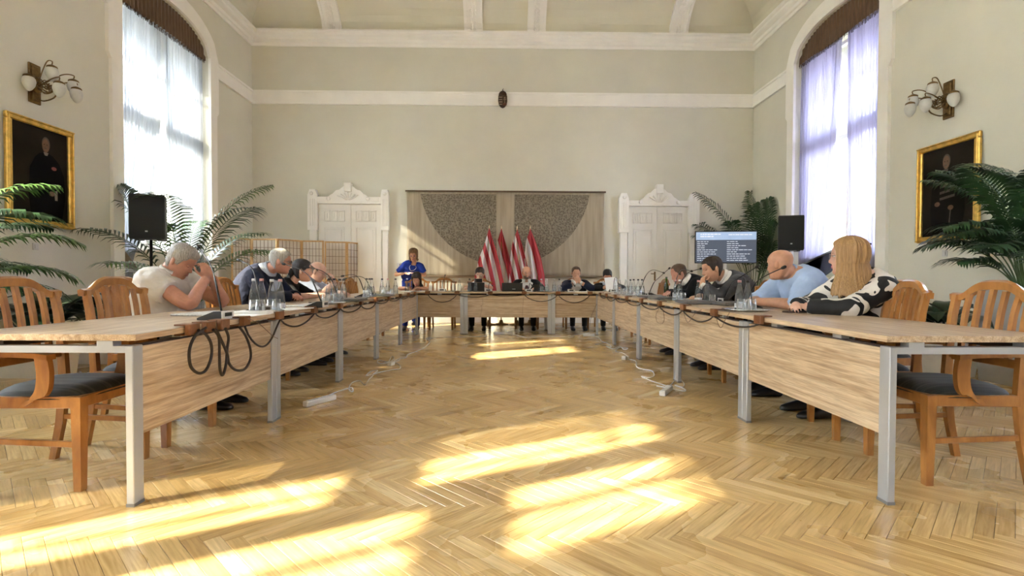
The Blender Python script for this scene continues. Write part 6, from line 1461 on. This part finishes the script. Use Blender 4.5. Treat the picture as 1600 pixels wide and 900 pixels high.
# --- head table (they face the camera)
VF = .0075
p = Person('person in a royal blue sleeveless dress writing at the head table', (-1.76, 10.30), 270, PX(651, 436.5, 10.12), (0, 30, 0), fem=True, skin=SK_A, vox=VF, ears=False)
p.body([((-.27, .30, .79), (-.12, .46, .80)), ((.24, .30, .79), (.06, .47, .80))], [((.5, .8, -.2), DN, .6), ((-.4, .9, -.2), DN, .7)]); p.top(C_ROYAL, 'dress', .16, .010, 1.0, t1=.93); p.legs(C_ROYAL); hair_shell(p.r, p.Hm, 'full', .02, H_DKBR, 10, messy=.006); locks(p.r, p.Hm, H_DKBR, .018, -.20, 62, .03, 6, 'long_hair'); face_parts(p.r, p.Hm, H_DKBR, LIPR, closed=True)
p = Person('person standing in a royal blue top with a lanyard', (-1.98, 11.02), 270, PX(646, 398.5, 10.95), (0, 22, 0), fem=True, skin=SK_A, vox=VF, standing=True, build=1.12, ears=False)
p.body([((-.30, .02, 1.06), (-.10, .24, 1.08)), ((.30, .02, 1.06), (.10, .24, 1.08))], [((.6, .6, .1), (0, -.3, -1), .6), ((-.6, .6, .1), (0, -.3, -1), .6)]); p.top(C_ROYAL, 'blouse', .50, .012, 1.1, t1=.95, sleeve_r=.012); p.legs(C_ROYAL); hair_shell(p.r, p.Hm, 'full', .022, H_LTBR, 11, messy=.006); locks(p.r, p.Hm, H_LTBR, .020, -.12, 60, .012, 7, 'bobbed_hair'); face_parts(p.r, p.Hm, H_BROWN, LIPR, closed=True)
p.patch('lanyard', PAPER, lambda u, v: p.tp(lerp(.98, .52, v), pi / 2 + .42 * (1 - v) + (u - .5) * .05, .02), 1, 10); p.patch('lanyard', PAPER, lambda u, v: p.tp(lerp(.98, .52, v), pi / 2 - .42 * (1 - v) + (u - .5) * .05, .02), 1, 10)
p = Person('person in a cream blouse holding a phone at the head table', (-.50, 10.34), 270, PX(750, 428, 10.22), (-6, 28, 0), fem=True, skin=SK_B, vox=VF)
p.body([((-.25, .26, .80), (-.05, .30, .87)), ((.25, .26, .80), (.05, .30, .87))], [((.3, .1, .9), (.3, -1, 0), .9), ((-.3, .1, .9), (-.3, -1, 0), .9)]); p.top(C_CREAM, 'blouse', .45, .010, 1.02, sleeve_r=.008); p.legs(C_DKTR); hair_shell(p.r, p.Hm, 'tied', .012, H_DKBR, 12); face_parts(p.r, p.Hm, H_DKBR, LIPR, closed=True)
hw = p.r.matrix_basis @ Vector((0, .335, .945)); b = MB(); b.box((0, 0, 0), (.15, .009, .075), bev=.004); o = b.build('mobile_phone', DARKPL); o.location = hw; o.rotation_euler = (.35, 0, 0); tag(o, 'black mobile phone held by the woman in cream', 'phone')
p = Person('person in a black suit and dark tie before the flags', (.44, 10.36), 270, PX(823, 426, 10.28), (4, 12, 0), build=1.12, skin=SK_A, vox=VF)
p.body(on_table(.28, .26, .14, .46), FLAT); p.top(C_BLACK, 'jacket', .94, .013, 1.12, t1=.93, wr=.006); p.suit_front(C_WHITE, C_BLACK, TIEM, .40, .40); p.collar(C_WHITE, .055, .080); p.legs(C_DKTR); hair_shell(p.r, p.Hm, 'fringe', .006, H_DKBR, 13); hair_shell(p.r, p.Hm, 'beard', .002, H_BROWN, 14, name='beard', messy=.001); face_parts(p.r, p.Hm, H_DKBR, LIPM)
p = Person('person in a navy suit with hands clasped at the mouth', (1.42, 10.36), 270, PX(900, 427, 10.24), (0, 16, 0), build=1.14, skin=SK_A, vox=VF)
p.body([((-.27, .28, .80), (-.035, .28, .92)), ((.27, .28, .80), (.035, .28, .92))], [((.35, -.05, .95), (.4, -.9, 0), .85, .05), ((-.35, -.05, .95), (-.4, -.9, 0), .85, .05)]); p.top(C_INK, 'jacket', .86, .013, 1.12, t1=.93, wr=.006); p.suit_front(C_WHITE, C_INK); p.collar(C_WHITE, .055, .080); p.legs(C_DKTR); hair_shell(p.r, p.Hm, 'receding', .010, H_BROWN, 15); face_parts(p.r, p.Hm, H_BROWN, LIPM, closed=True)
for sx in (0, 1):
    b = MB(); e, w_ = Vector(p.arms[sx][0]), Vector(p.arms[sx][1]); b.tube([e.lerp(w_, .78), e.lerp(w_, .97)], .040, 14); b.build('shirt_cuff', C_WHITE, p.r)
p = Person('person in a black suit reading a white sheet at the corner', (2.05, 10.38), 265, PX(949, 431.5, 10.2), (-4, 30, 0), build=1.08, skin=SK_A, vox=VF)
p.body([((-.28, .26, .80), (-.16, .46, .80)), ((.27, .26, .80), (.06, .44, .82))], [((.5, .8, .2), (.6, 0, -.8), .7), ((-.4, .8, .2), DN, .6)]); p.top(C_BLACK, 'jacket', .92, .013, 1.10, t1=.93, wr=.006); p.suit_front(C_PALEB, C_BLACK); p.collar(C_PALEB, .055, .080); p.legs(C_DKTR); hair_shell(p.r, p.Hm, 'short', .014, H_BLACK, 16); face_parts(p.r, p.Hm, H_BLACK, LIPM, closed=True)
c = PX(955, 448, 9.86); b = MB(); b.box((0, 0, .0), (.23, .002, .28)); o = b.build('paper_sheet', PAPER); o.location = (c.x, 9.84, .885); o.rotation_euler = (radians(-20), radians(-5), 0); tag(o, 'white sheet held up by the man reading at the corner', 'paper')
# phone before the woman in the print blouse
c = onz(1243, 488.5, ZT); r = empty('mobile_phone', c, radians(-84), 'brown cased mobile phone lying before the woman in the print blouse', 'phone'); b = MB(); b.box((0, 0, .006), (.08, .165, .011), bev=.004); b.build('case', mat('brown_case', (.12, .07, .055), .5), r); b = MB(); b.box((0, 0, .0122), (.07, .152, .0015)); b.build('screen', DARKPL, r)
